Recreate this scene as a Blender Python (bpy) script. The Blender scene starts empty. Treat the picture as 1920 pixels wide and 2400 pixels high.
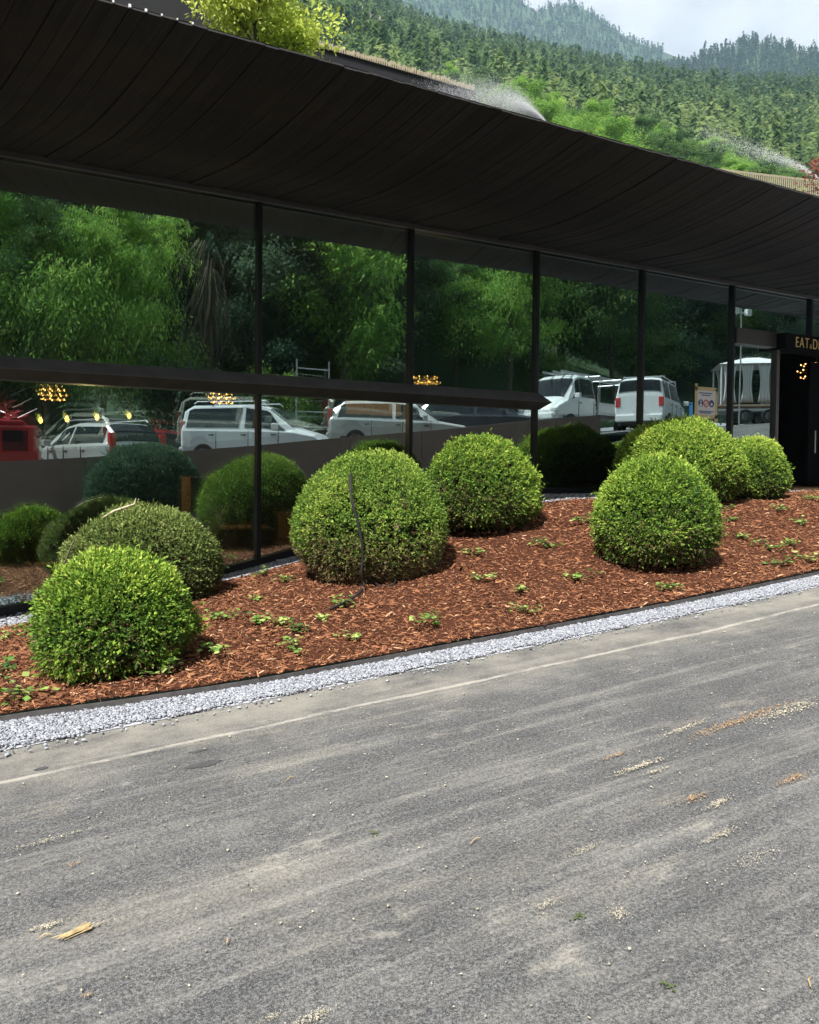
import bpy, math, random
import numpy as np
from mathutils import Vector, Matrix
random.seed(7); RNG = np.random.default_rng(7)
SC = bpy.context.scene; COL = SC.collection
# ------------------------------------------------------------------ camera, world, sun, exposure
D = 9.5                                        # camera stands 9.5 m in front of the glass; world z = 0 is eye height
F_PX, YAW, PIT, ROLL, CY = 1902.5, math.radians(29.183), math.radians(1.52), math.radians(.576), 1152.8
FW = np.array([math.sin(YAW)*math.cos(PIT), math.cos(YAW)*math.cos(PIT), -math.sin(PIT)])
R0 = np.array([math.cos(YAW), -math.sin(YAW), 0.0]); U0 = np.cross(R0, FW)
RT = math.cos(ROLL)*R0 + math.sin(ROLL)*U0; UP = -math.sin(ROLL)*R0 + math.cos(ROLL)*U0
EYE = np.array([0.0, -D, 0.0])
cd = bpy.data.cameras.new('camera'); cam = bpy.data.objects.new('camera', cd); COL.objects.link(cam)
cd.sensor_fit = 'HORIZONTAL'; cd.sensor_width = 36; cd.lens = F_PX/1920*36; cd.shift_y = (CY-1200)/1920
cd.clip_start = .05; cd.clip_end = 6000
cam.matrix_world = Matrix([[RT[i], UP[i], -FW[i], EYE[i]] for i in range(3)] + [[0, 0, 0, 1]])
SC.camera = cam
SUN_DIR = Vector((-.60, -.45, 1.0)).normalized()           # towards the sun
w = bpy.data.worlds.new('World'); SC.world = w; w.use_nodes = True
nt = w.node_tree; N = nt.nodes; L = nt.links
bg = N['Background']; bg.inputs['Strength'].default_value = .1
sky = N.new('ShaderNodeTexSky'); sky.sky_type = 'NISHITA'; sky.sun_disc = False
sky.sun_elevation = math.asin(SUN_DIR.z); sky.sun_rotation = math.atan2(SUN_DIR.x, SUN_DIR.y)
tc = N.new('ShaderNodeTexCoord'); mp = N.new('ShaderNodeMapping'); mp.inputs['Scale'].default_value = (1, 1, 1.7)
n1 = N.new('ShaderNodeTexNoise'); n1.inputs['Scale'].default_value = 2.6; n1.inputs['Detail'].default_value = 7; n1.inputs['Roughness'].default_value = .55
n2 = N.new('ShaderNodeTexNoise'); n2.inputs['Scale'].default_value = 5.5; n2.inputs['Detail'].default_value = 6
cr = N.new('ShaderNodeValToRGB'); cr.color_ramp.elements[0].position = .18; cr.color_ramp.elements[1].position = .30
cr2 = N.new('ShaderNodeValToRGB'); cr2.color_ramp.elements[0].position = .40; cr2.color_ramp.elements[0].color = (3.4, 3.38, 3.42, 1)
cr2.color_ramp.elements[1].position = .60; cr2.color_ramp.elements[1].color = (5.6, 5.55, 5.5, 1)
mx = N.new('ShaderNodeMix'); mx.data_type = 'RGBA'
L.new(tc.outputs['Generated'], mp.inputs['Vector']); L.new(mp.outputs[0], n1.inputs['Vector']); L.new(mp.outputs[0], n2.inputs['Vector'])
L.new(n1.outputs[0], cr.inputs[0]); L.new(n2.outputs[0], cr2.inputs[0])
L.new(cr.outputs[0], mx.inputs[0]); L.new(sky.outputs[0], mx.inputs[6]); L.new(cr2.outputs[0], mx.inputs[7]); L.new(mx.outputs[2], bg.inputs['Color'])
sl = bpy.data.lights.new('sun', 'SUN'); sl.energy = 5.0; sl.angle = math.radians(.5); sl.color = (1, .96, .9)
so = bpy.data.objects.new('sun', sl); COL.objects.link(so); so.rotation_euler = SUN_DIR.to_track_quat('Z', 'Y').to_euler()
SC.view_settings.view_transform = 'Standard'; SC.view_settings.look = 'None'
SC.view_settings.gamma = 1; SC.view_settings.use_curve_mapping = False; SC.view_settings.exposure = 1.06
SC.render.engine = 'CYCLES'
cy = SC.cycles; cy.max_bounces = 10; cy.diffuse_bounces = 3; cy.glossy_bounces = 4; cy.transmission_bounces = 4
cy.transparent_max_bounces = 24; cy.volume_bounces = 0; cy.use_denoising = True; cy.caustics_reflective = False; cy.caustics_refractive = False
cy.sample_clamp_indirect = 6

# ------------------------------------------------------------------ helpers
def pchip(xs, ys):
    xs = np.array(xs, float); ys = np.array(ys, float); h = np.diff(xs); d = np.diff(ys)/h
    m = np.zeros(len(xs)); m[0] = d[0]; m[-1] = d[-1]
    for i in range(1, len(xs)-1):
        if d[i-1]*d[i] > 0:
            w1 = 2*h[i]+h[i-1]; w2 = h[i]+2*h[i-1]; m[i] = (w1+w2)/(w1/d[i-1]+w2/d[i])
    def f(x):
        x = np.clip(np.asarray(x, float), xs[0], xs[-1]); i = np.clip(np.searchsorted(xs, x)-1, 0, len(xs)-2)
        t = (x-xs[i])/h[i]; t2 = t*t; t3 = t2*t
        return (2*t3-3*t2+1)*ys[i]+(t3-2*t2+t)*h[i]*m[i]+(-2*t3+3*t2)*ys[i+1]+(t3-t2)*h[i]*m[i+1]
    return f
G = pchip([-60, -20, 0, 7.3, 10, 13.3, 18, 23, 28, 40, 90], [-4.5, -2.6, -1.565, -1.087, -.82, -.30, .6, 1.55, 2.0, 2.7, 5.0])   # road level
BASE = pchip([-20, -3, .39, 2.72, 3.6, 7.49, 8.76, 13.4, 20], [-2.6, -1.95, -1.53, -1.23, -1.05, -.30, -.29, -.24, .9])            # foot of the glass
YIN = pchip([-20, -1, .2, 1.0, 2, 40], [-4.05, -4.05, -4.08, -4.2, -4.28, -4.28])                                                  # steel edging line
YB = pchip([-20, .4, 1.5, 3, 5, 7, 20], [-.95, -.95, -.6, -.45, -.6, -.9, -.9])                                                    # edge of the stone strip at the glass
def bed(X, Y):
    yi = YIN(X); t = np.clip((np.asarray(Y)-yi)/(-.35-yi), 0, 1); s = t*t*(3-2*t)*.5+t*.5
    return G(X)+.06+(BASE(X)-.05-G(X)-.06)*s+.07*np.sin(np.pi*t)
def ground(X, Y): return np.where(np.asarray(Y) > YIN(X), bed(X, Y), G(X))
def PARK(X): return np.clip(-.72+.105*np.asarray(X, float), -2.4, 2.75)
def ray(x, y): return FW + RT*(x-960)/F_PX + UP*(CY-y)/F_PX
def onY(x, y, Y=0.0):
    d = ray(x, y); return EYE + d*((Y-EYE[1])/d[1])
def hit(x, y):
    d = ray(x, y); t = np.linspace(1.5, 40, 9000); P = EYE + d*t[:, None]
    k = np.where(P[:, 2] < ground(P[:, 0], P[:, 1]))[0]; return P[k[0]]

def tag(o, label=None, cat=None, group=None, kind=None):
    for k, v in (('label', label), ('category', cat), ('group', group), ('kind', kind)):
        if v: o[k] = v
    return o
def link(name, me, mat=None, parent=None):
    o = bpy.data.objects.new(name, me); COL.objects.link(o)
    if mat is not None and me is not None and len(me.materials) == 0: me.materials.append(mat)
    if parent is not None: o.parent = parent
    return o
def empty(name, loc, label, cat, group=None, rz=0):
    o = bpy.data.objects.new(name, None); COL.objects.link(o); o.location = loc; o.rotation_euler = (0, 0, rz); o.empty_display_size = .1
    return tag(o, label, cat, group)
def mesh_np(name, V, Fc, tint=None, smooth=False):
    me = bpy.data.meshes.new(name); V = np.asarray(V, np.float32); Fc = np.asarray(Fc, np.int32); k = Fc.shape[1]
    me.vertices.add(len(V)); me.vertices.foreach_set('co', V.ravel())
    me.loops.add(Fc.size); me.loops.foreach_set('vertex_index', Fc.ravel())
    me.polygons.add(len(Fc)); me.polygons.foreach_set('loop_start', np.arange(len(Fc), dtype=np.int32)*k)
    me.polygons.foreach_set('loop_total', np.full(len(Fc), k, np.int32))
    if smooth: me.polygons.foreach_set('use_smooth', np.ones(len(Fc), bool))
    if tint is not None:
        a = me.attributes.new('tint', 'FLOAT', 'FACE'); a.data.foreach_set('value', np.asarray(tint, np.float32))
    me.update(calc_edges=True); me.validate(); return me
class MB:
    def __init__(s): s.v = []; s.f = []
    def add(s, vs, fs):
        n = len(s.v); s.v += [tuple(map(float, v)) for v in vs]; s.f += [tuple(i+n for i in f) for f in fs]; return s
    def box(s, x0, x1, y0, y1, z0, z1):
        return s.add([(x0,y0,z0),(x1,y0,z0),(x1,y1,z0),(x0,y1,z0),(x0,y0,z1),(x1,y0,z1),(x1,y1,z1),(x0,y1,z1)],
                     [(0,3,2,1),(4,5,6,7),(0,1,5,4),(1,2,6,5),(2,3,7,6),(3,0,4,7)])
    def tube(s, pts, rad, n=8, cap=True):
        pts = [Vector(p) for p in pts]; rad = rad if hasattr(rad, '__len__') else [rad]*len(pts); vs = []; fs = []
        for i, p in enumerate(pts):
            d = (pts[min(i+1, len(pts)-1)]-pts[max(i-1, 0)]).normalized()
            a = d.cross(Vector((0, 0, 1)) if abs(d.z) < .9 else Vector((1, 0, 0))).normalized(); b = d.cross(a)
            for k in range(n):
                t = 2*math.pi*k/n; vs.append(p+(a*math.cos(t)+b*math.sin(t))*rad[i])
        for i in range(len(pts)-1):
            for k in range(n): fs.append((i*n+k, i*n+(k+1) % n, (i+1)*n+(k+1) % n, (i+1)*n+k))
        if cap: fs += [tuple(range(n))[::-1], tuple((len(pts)-1)*n+k for k in range(n))]
        return s.add(vs, fs)
    def lathe(s, prof, n=20, c=(0, 0, 0), axis='z'):
        vs = []; fs = []
        for r, h in prof:
            for k in range(n):
                t = 2*math.pi*k/n; a, b = r*math.cos(t), r*math.sin(t)
                vs.append((c[0]+a, c[1]+b, c[2]+h) if axis == 'z' else (c[0]+a, c[1]+h, c[2]+b))
        for i in range(len(prof)-1):
            for k in range(n): fs.append((i*n+k, i*n+(k+1) % n, (i+1)*n+(k+1) % n, (i+1)*n+k))
        fs += [tuple(range(n))[::-1], tuple((len(prof)-1)*n+k for k in range(n))]
        return s.add(vs, fs)
    def sphere(s, c, r, n=8, m=6):
        prof = [(max(1e-4, math.sin(math.pi*i/m))*r, -math.cos(math.pi*i/m)*r) for i in range(m+1)]
        return s.lathe(prof, n, c)
    def prism(s, poly, x0, x1, ax='x'):
        k = len(poly); f = (lambda h, p: (h, p[0], p[1])) if ax == 'x' else (lambda h, p: (p[0], h, p[1]))
        vs = [f(x0, p) for p in poly]+[f(x1, p) for p in poly]
        return s.add(vs, [tuple(range(k))[::-1], tuple(range(k, 2*k))]+[(i, (i+1) % k, k+(i+1) % k, k+i) for i in range(k)])
    def mesh(s, name, smooth=False):
        me = bpy.data.meshes.new(name); me.from_pydata(s.v, [], s.f)
        if smooth: me.polygons.foreach_set('use_smooth', [True]*len(s.f))
        me.update(); return me
    def build(s, name, mat, parent=None, smooth=False): return link(name, s.mesh(name, smooth), mat, parent)
def bevel(o, wd=.01, seg=2):
    m = o.modifiers.new('bevel', 'BEVEL'); m.width = wd; m.segments = seg; m.limit_method = 'ANGLE'; return o

def ordn(i): return '%d%s' % (i, 'th' if 10 < i % 100 < 14 else {1: 'st', 2: 'nd', 3: 'rd'}.get(i % 10, 'th'))
# ------------------------------------------------------------------ materials
class NT:
    def __init__(s, name):
        s.m = bpy.data.materials.new(name); s.m.use_nodes = True; s.t = s.m.node_tree; s.b = s.t.nodes['Principled BSDF']; s.out = s.t.nodes['Material Output']
    def n(s, typ, **kw):
        x = s.t.nodes.new('ShaderNode'+typ)
        for k, v in kw.items():
            if k in x.inputs: x.inputs[k].default_value = v
            else: setattr(x, k, v)
        return x
    def l(s, a, b): s.t.links.new(a, b)
    def coord(s, scale=(1, 1, 1), which='Object', rot=(0, 0, 0)):
        c = s.n('TexCoord'); m = s.n('Mapping'); m.inputs['Scale'].default_value = scale; m.inputs['Rotation'].default_value = rot
        s.l(c.outputs[which], m.inputs[0]); return m.outputs[0]
    def noise(s, vec, scale, detail=4, rough=.5):
        x = s.n('TexNoise'); x.inputs['Scale'].default_value = scale; x.inputs['Detail'].default_value = detail; x.inputs['Roughness'].default_value = rough
        s.l(vec, x.inputs['Vector']); return x.outputs[0]
    def ramp(s, fac, stops):
        r = s.n('ValToRGB'); e = r.color_ramp.elements
        while len(e) < len(stops): e.new(.5)
        for i, (p, c) in enumerate(stops):
            e[i].position = p; e[i].color = (*c, 1) if hasattr(c, '__len__') else (c, c, c, 1)
        s.l(fac, r.inputs[0]); return r.outputs[0]
    def mix(s, fac, a, b, mode='MIX'):
        x = s.n('Mix'); x.data_type = 'RGBA'; x.blend_type = mode
        for v, i in ((fac, 0), (a, 6), (b, 7)):
            if hasattr(v, 'links'): s.l(v, x.inputs[i])
            else: x.inputs[i].default_value = v if i == 0 else (*v, 1)
        return x.outputs[2]
    def math(s, op, a, b=0.0, c=0.0):
        x = s.n('Math'); x.operation = op
        for i, v in enumerate((a, b, c)):
            if hasattr(v, 'links'): s.l(v, x.inputs[i])
            else: x.inputs[i].default_value = v
        return x.outputs[0]
    def bump(s, h, dist=.01, strength=1.0):
        x = s.n('Bump'); x.inputs['Distance'].default_value = dist; x.inputs['Strength'].default_value = strength
        s.l(h, x.inputs['Height']); s.l(x.outputs[0], s.b.inputs['Normal'])
    def base(s, c):
        if hasattr(c, 'links'): s.l(c, s.b.inputs['Base Color'])
        else: s.b.inputs['Base Color'].default_value = (*c, 1)
        return s
    def set(s, rough=.6, metal=0.0, spec=.5):
        s.b.inputs['Roughness'].default_value = rough; s.b.inputs['Metallic'].default_value = metal; s.b.inputs['Specular IOR Level'].default_value = spec; return s
def plain(name, c, rough=.6, metal=0.0, var=.12, scale=12, spec=.5, bump=0.0):
    t = NT(name); v = t.coord(); n = t.noise(v, scale, 5)
    t.base(t.ramp(n, [(.3, tuple(max(0, x*(1-var)) for x in c)), (.7, tuple(x*(1+var) for x in c))])).set(rough, metal, spec)
    if bump: t.bump(n, bump)
    return t.m
def emit(name, c, st):
    t = NT(name); t.base(c); t.b.inputs['Emission Color'].default_value = (*c, 1); t.b.inputs['Emission Strength'].default_value = st; return t.m
def leafmat(name, stops, transl=.3, rough=.7, spec=.2):
    t = NT(name); a = t.n('Attribute'); a.attribute_name = 'tint'; oi = t.n('ObjectInfo')
    f = t.math('ADD', a.outputs['Fac'], t.math('MULTIPLY_ADD', oi.outputs['Random'], .12, -.06))
    c = t.ramp(f, stops); t.base(c).set(rough, 0, spec)
    tr = t.n('BsdfTranslucent'); t.l(t.mix(.5, c, (.16, .24, .02)), tr.inputs[0]) if False else t.l(c, tr.inputs[0])
    m = t.n('MixShader'); m.inputs[0].default_value = transl; t.l(t.b.outputs[0], m.inputs[1]); t.l(tr.outputs[0], m.inputs[2]); t.l(m.outputs[0], t.out.inputs[0])
    return t.m
M = {}
def mk_asphalt():
    t = NT('asphalt'); v = t.coord(); st = t.coord((.24, 2.6, 1), rot=(0, 0, math.radians(-7))); st2 = t.coord((.22, 3.4, 1), rot=(0, 0, math.radians(4)))
    fine = t.noise(v, 260, 3, .75); mid = t.noise(v, 85, 5, .7); patch = t.noise(v, 2.6, 7, .65); big = t.noise(st, 1.1, 11, .76); str_ = t.noise(st2, 2.4, 12, .78); dust = t.noise(t.coord((.55, 1.3, 1), rot=(0, 0, math.radians(-10))), .75, 9, .68)
    c = t.ramp(mid, [(.34, (.024, .025, .028)), (.48, (.066, .067, .070)), (.64, (.185, .184, .182))])
    c = t.mix(t.ramp(fine, [(.52, 0), (.66, .75)]), c, (.38, .375, .36)); c = t.mix(t.ramp(fine, [(.34, .75), (.45, 0)]), c, (.030, .031, .034))
    c = t.mix(t.ramp(patch, [(.38, .28), (.56, 0)]), c, (.045, .046, .05)); c = t.mix(t.ramp(patch, [(.55, 0), (.75, .25)]), c, (.27, .265, .25))
    grain = t.math('MULTIPLY_ADD', mid, 1.6, -.3)
    for src, lo, hi, k, col in ((str_, .50, .66, .75, (.36, .345, .31)), (big, .50, .68, .55, (.31, .30, .27)), (dust, .57, .70, .5, (.38, .35, .285)), (t.noise(t.coord((.8, 1.5, 1)), 3.2, 7, .7), .60, .70, .75, (.44, .41, .35)), (t.noise(t.coord((.5, 1.8, 1)), 1.7, 8, .72), .60, .70, .5, (.46, .41, .32))):
        c = t.mix(t.math('MULTIPLY', t.ramp(src, [(lo, 0), (hi, k)]), t.math('MAXIMUM', grain, .15)), c, col)
    sep = t.n('SeparateXYZ'); t.l(v, sep.inputs[0]); w1 = t.noise(t.coord((1, .3, 1)), .9, 6, .6); w2 = t.noise(v, 14, 5, .7)
    y = t.math('ADD', sep.outputs[1], t.math('MULTIPLY_ADD', w1, .7, -.35))
    band = t.n('MapRange'); band.inputs[1].default_value = -5.5; band.inputs[2].default_value = -4.9; t.l(y, band.inputs[0])
    c = t.mix(t.math('MULTIPLY', band.outputs[0], t.math('MULTIPLY_ADD', patch, 1.7, -.5)), c, (.31, .29, .245))
    # ragged ridges of dry dust left along the road
    for y0, hw, am, k in ((-5.07, .03, .14, .62), (-5.95, .018, .30, .12)):
        yy = t.math('ADD', t.math('ADD', sep.outputs[1], -y0), t.math('ADD', t.math('MULTIPLY_ADD', w1, am, -am/2), t.math('MULTIPLY_ADD', w2, .05, -.025)))
        ln = t.n('MapRange'); ln.interpolation_type = 'SMOOTHSTEP'; ln.inputs[1].default_value = hw; ln.inputs[2].default_value = hw*.35; t.l(t.math('ABSOLUTE', yy), ln.inputs[0])
        c = t.mix(t.math('MULTIPLY', t.math('MULTIPLY', ln.outputs[0], k), t.ramp(t.noise(t.coord((1.6, 1.6, 1.6)), 3.0, 6, .7), [(.36, .25), (.55, 1)])), c, (.46, .435, .38))
    t.base(c).set(.88, 0, .2); t.bump(t.mix(.4, mid, fine), .007, 1); return t.m
M['asphalt'] = mk_asphalt()
def mk_dust_line():
    t = NT('chalk_dust'); v = t.coord(); n = t.noise(v, 60, 5, .7); t.base(t.ramp(n, [(.3, (.20, .19, .165)), (.6, (.42, .40, .35))])).set(.95, 0, .1)
    return t.m
M['dust_line'] = mk_dust_line()
def mk_wood():
    t = NT('charred_board'); oi = t.n('ObjectInfo'); v = t.n('VectorMath'); v.operation = 'MULTIPLY'; v.inputs[1].default_value = (26, 1.1, 0); pos = t.n('TexCoord'); sp = t.n('SeparateXYZ'); t.l(pos.outputs['Object'], sp.inputs[0]); cx = t.n('CombineXYZ'); t.l(t.math('ADD', sp.outputs[0], t.math('MULTIPLY', sp.outputs[1], .3125)), cx.inputs[0]); t.l(sp.outputs[1], cx.inputs[1]); t.l(cx.outputs[0], v.inputs[0]); v = v.outputs[0]; off = t.n('VectorMath'); off.operation = 'ADD'; t.l(v, off.inputs[0])
    cmb = t.n('CombineXYZ'); t.l(t.math('MULTIPLY', oi.outputs['Random'], 91.0), cmb.inputs[1]); t.l(t.math('MULTIPLY', oi.outputs['Random'], 37.0), cmb.inputs[0]); t.l(cmb.outputs[0], off.inputs[1])
    g = t.noise(off.outputs[0], 1.2, 8, .65); b = t.noise(t.coord((1, 1, 1)), 3.5, 5)
    c = t.ramp(g, [(.28, (.010, .010, .0105)), (.5, (.021, .020, .0205)), (.66, (.032, .029, .027)), (.80, (.10, .088, .075))])
    c = t.mix(t.ramp(b, [(.5, 0), (.8, .5)]), c, (.05, .034, .022)); k = t.math('MULTIPLY_ADD', oi.outputs['Random'], .4, .8)
    hv = t.n('HueSaturation'); t.l(k, hv.inputs['Value']); t.l(c, hv.inputs['Color']); t.base(hv.outputs[0]).set(.65, 0, .22); t.bump(g, .004, .7); return t.m
M['board'] = mk_wood()
M['frame'] = plain('black_frame', (.016, .017, .019), .38, .3, .15)
M['trim'] = plain('bronze_trim', (.075, .070, .068), .45, .2, .15)
M['beam'] = plain('bronze_beam', (.095, .091, .09), .55, .3, .2, 5)
M['black'] = plain('black_cladding', (.006, .006, .007), .9, 0, .1, 5, .08)
M['slate'] = plain('slate_wall', (.008, .0085, .012), .8, 0, .15, 3)
M['comb'] = plain('pale_timber', (.36, .31, .22), .8)
M['steel_edge'] = plain('steel_edging', (.085, .08, .08), .7, .1, .3, 20)
M['stonebase'] = plain('stone_bed', (.38, .39, .42), .9, 0, .3, 60)
def tinted(name, stops, rough=.85, spec=.2):
    t = NT(name); a = t.n('Attribute'); a.attribute_name = 'tint'; t.base(t.ramp(a.outputs['Fac'], stops)).set(rough, 0, spec); return t.m
M['stone'] = tinted('crushed_stone', [(0, (.085, .09, .105)), (.2, (.20, .21, .235)), (.5, (.31, .325, .36)), (1, (.45, .47, .51))], .75)
M['chip'] = tinted('bark_chip', [(0, (.042, .020, .012)), (.3, (.14, .058, .031)), (.65, (.275, .115, .055)), (.9, (.41, .20, .10)), (1, (.56, .36, .22))], .9)
M['mulch'] = plain('bark_soil', (.075, .028, .015), .95, 0, .5, 70, .1, .02)
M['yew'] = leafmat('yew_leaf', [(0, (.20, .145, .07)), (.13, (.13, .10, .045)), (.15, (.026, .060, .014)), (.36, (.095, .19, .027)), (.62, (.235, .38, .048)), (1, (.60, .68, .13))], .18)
M['yew_green'] = leafmat('clipped_yew_leaf', [(0, (.24, .18, .09)), (.13, (.15, .12, .055)), (.15, (.022, .055, .014)), (.36, (.08, .165, .026)), (.62, (.20, .33, .046)), (1, (.50, .60, .13))], .18)
M['yew_dull'] = leafmat('dull_yew_leaf', [(0, (.20, .14, .08)), (.13, (.12, .085, .05)), (.15, (.04, .06, .02)), (.4, (.11, .16, .04)), (.65, (.20, .27, .07)), (1, (.45, .50, .17))], .2)
M['twig'] = plain('brown_twig', (.06, .04, .025), .9)
M['bark'] = plain('grey_bark', (.13, .105, .08), .9, 0, .3, 30, .2, .02)
M['ivy'] = leafmat('ivy_leaf', [(0, (.06, .14, .04)), (.5, (.17, .32, .06)), (1, (.52, .62, .2))], .35)
M['tree_mid'] = leafmat('green_leaf', [(0, (.03, .075, .03)), (.5, (.10, .20, .06)), (1, (.25, .38, .11))], .5)
M['tree_light'] = leafmat('light_leaf', [(0, (.11, .23, .05)), (.5, (.24, .43, .085)), (1, (.45, .62, .14))], .52)
M['tree_dark'] = leafmat('dark_leaf', [(0, (.014, .04, .026)), (.5, (.045, .095, .055)), (1, (.15, .22, .125))], .4)
M['tree_yellow'] = leafmat('yellow_leaf', [(0, (.34, .46, .06)), (.5, (.62, .72, .14)), (1, (.82, .86, .34))], .5)
M['tree_red'] = leafmat('red_leaf', [(0, (.12, .03, .03)), (.5, (.30, .08, .06)), (1, (.45, .2, .14))], .35)
M['forest'] = leafmat('forest_leaf', [(0, (.035, .075, .042)), (.5, (.085, .155, .068)), (.8, (.15, .235, .085)), (1, (.26, .33, .12))], .55)
M['hill'] = plain('forest_floor', (.04, .075, .03), .95, 0, .4, .05)
M['rock'] = plain('pale_rock', (.36, .32, .29), .9, 0, .35, .3)
M['white_paint'] = plain('white_paint', (.80, .81, .82), .25, 0, .03, 3)
M['silver_paint'] = plain('silver_paint', (.62, .62, .60), .28, .35, .05, 3)
M['dark_paint'] = plain('dark_paint', (.05, .06, .08), .2, .3, .05, 3)
M['red_paint'] = plain('red_paint', (.42, .02, .025), .3, 0, .08, 3)
M['car_glass'] = plain('car_glass', (.012, .016, .02), .12, 0, .05, 1, .3)
M['rubber'] = plain('rubber', (.02, .02, .02), .8)
M['rim'] = plain('alloy_rim', (.45, .45, .46), .3, .8)
M['red_lamp'] = plain('red_lens', (.55, .03, .03), .2)
M['lamp_glass'] = plain('lamp_lens', (.75, .78, .8), .1)
M['plastic'] = plain('black_plastic', (.03, .03, .032), .6)
M['plate'] = plain('plate_white', (.75, .75, .72), .4)
M['wall'] = plain('brown_render', (.165, .108, .095), .85, 0, .12, 2.5)
M['asphalt2'] = plain('parking_asphalt', (.16, .16, .155), .9, 0, .25, 5)
M['cloth'] = plain('white_cloth', (.8, .79, .8), .8, 0, .04, 5)
M['log'] = plain('log_bark', (.18, .12, .08), .9, 0, .35, 15)
M['metal'] = plain('galvanised', (.5, .51, .52), .4, .7, .1)
M['bluebin'] = plain('blue_plastic', (.04, .16, .36), .5)
M['oak'] = plain('oak_panel', (.34, .19, .075), .5, 0, .2, 8)
M['floor_in'] = plain('dark_floor', (.035, .03, .028), .4, 0, .3, 4)
M['wall_in'] = plain('dark_interior', (.03, .026, .023), .8, 0, .3, 2)
M['warm_wall'] = plain('amber_panel', (.5, .28, .06), .7)
M['bulb'] = emit('warm_bulb', (1, .46, .12), 7)
M['bulb2'] = emit('amber_bulb', (1, .55, .12), 6)
M['brass'] = plain('brass', (.30, .19, .07), .35, .8)
M['gold'] = plain('gold_letter', (.85, .62, .22), .4, 0, .05)
M['paper'] = plain('paper', (.80, .81, .84), .7, 0, .03)
M['tape'] = plain('cream_tape', (.66, .55, .30), .6, 0, .08, 30)
M['ink_blue'] = plain('ink_blue', (.05, .07, .22), .6)
M['ink_red'] = plain('ink_red', (.60, .09, .06), .6)
M['hose'] = plain('hose_rubber', (.022, .023, .025), .7, 0, .12, 12, .25)
M['cut_wood'] = plain('pale_branch', (.55, .46, .34), .8, 0, .25, 25)
M['grit'] = tinted('grit', [(0, (.24, .22, .18)), (.5, (.42, .38, .29)), (1, (.62, .57, .46))], .95)
M['grit_orange'] = tinted('orange_grit', [(0, (.22, .14, .09)), (.5, (.36, .24, .14)), (1, (.50, .38, .25))], .95)
M['straw'] = plain('straw', (.40, .30, .15), .8, 0, .3, 40)
M['oil'] = plain('oil_stain', (.062, .062, .064), .7, 0, .3, 30)
def mk_glass(name, base, tint, rtint, k=1.6):
    t = NT(name); t.t.nodes.remove(t.b)
    fr = t.n('Fresnel'); fr.inputs['IOR'].default_value = 1.5
    fac = t.math('MINIMUM', t.math('MULTIPLY_ADD', fr.outputs[0], k, base), .95)
    tr = t.n('BsdfTransparent'); tr.inputs[0].default_value = (*tint, 1)
    gl = t.n('BsdfGlossy'); gl.inputs['Roughness'].default_value = 0; gl.inputs['Color'].default_value = (*rtint, 1)
    m = t.n('MixShader'); t.l(fac, m.inputs[0]); t.l(tr.outputs[0], m.inputs[1]); t.l(gl.outputs[0], m.inputs[2]); t.l(m.outputs[0], t.out.inputs[0]); return t.m
M['glass_out'] = mk_glass('glass_outer', .40, (.86, .93, .91), (.76, .94, .97))
M['glass_in'] = mk_glass('glass_inner', .50, (.84, .91, .89), (.92, .95, .86))
def mk_clear():
    t = NT('glass_edge'); t.t.nodes.remove(t.b); tr = t.n('BsdfTransparent'); tr.inputs[0].default_value = (.95, .98, .97, 1); t.l(tr.outputs[0], t.out.inputs[0]); return t.m
M['glass_clear'] = mk_clear()

# ------------------------------------------------------------------ ground, road, planting bed
def sheet(name, xs, ys, zf, mat, kind='structure', smooth=True):
    X, Y = np.meshgrid(xs, ys, indexing='ij'); Z = zf(X, Y); nx, ny = X.shape
    V = np.stack([X, Y, Z], -1).reshape(-1, 3); i = np.arange(nx*ny).reshape(nx, ny)
    Fc = np.stack([i[:-1, :-1], i[1:, :-1], i[1:, 1:], i[:-1, 1:]], -1).reshape(-1, 4)
    return tag(link(name, mesh_np(name, V, Fc, smooth=smooth), mat), kind=kind)
def wob(X, Y, s, seed=0):
    r = np.random.default_rng(seed); o = 0
    for k in range(6):
        a = r.uniform(0, 6.28); f = s*(1+.7*k); o = o+np.sin((np.cos(a)*X+np.sin(a)*Y)*f+r.uniform(0, 6.28))/(1+k)
    return o/2
sheet('road', np.linspace(-40, 90, 300), np.linspace(-12.1, -4.5, 40), lambda X, Y: G(X)+.0012*wob(X, Y, 1.1, 3), M['asphalt'])
sheet('ground', np.linspace(-400, 500, 60), np.linspace(-300, 300, 40), lambda X, Y: np.full_like(X, -6.0), M['hill'])
sheet('parking_area', np.linspace(-40, 23, 40), np.linspace(-24, -12.25, 12), lambda X, Y: PARK(X), M['asphalt2'])
sheet('forecourt', np.linspace(20.2, 90, 60), np.linspace(-34, -12.1, 16), lambda X, Y: G(X)-.02+0*Y, M['asphalt2'])
sheet('mulch_bed', np.linspace(-12, 12.6, 130), np.linspace(0, 1, 46), lambda X, Y: X*0, M['mulch'])
o = bpy.data.objects['mulch_bed']; me = o.data; co = np.empty(len(me.vertices)*3, np.float32); me.vertices.foreach_get('co', co); co = co.reshape(-1, 3)
X = co[:, 0].astype(float); yi = YIN(X); Y = yi+.02+(-.03-yi-.02)*co[:, 1]; co[:, 1] = Y; co[:, 2] = bed(X, Y)+.012*wob(X, Y, 5, 4); me.vertices.foreach_set('co', co.ravel()); me.update()
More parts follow.
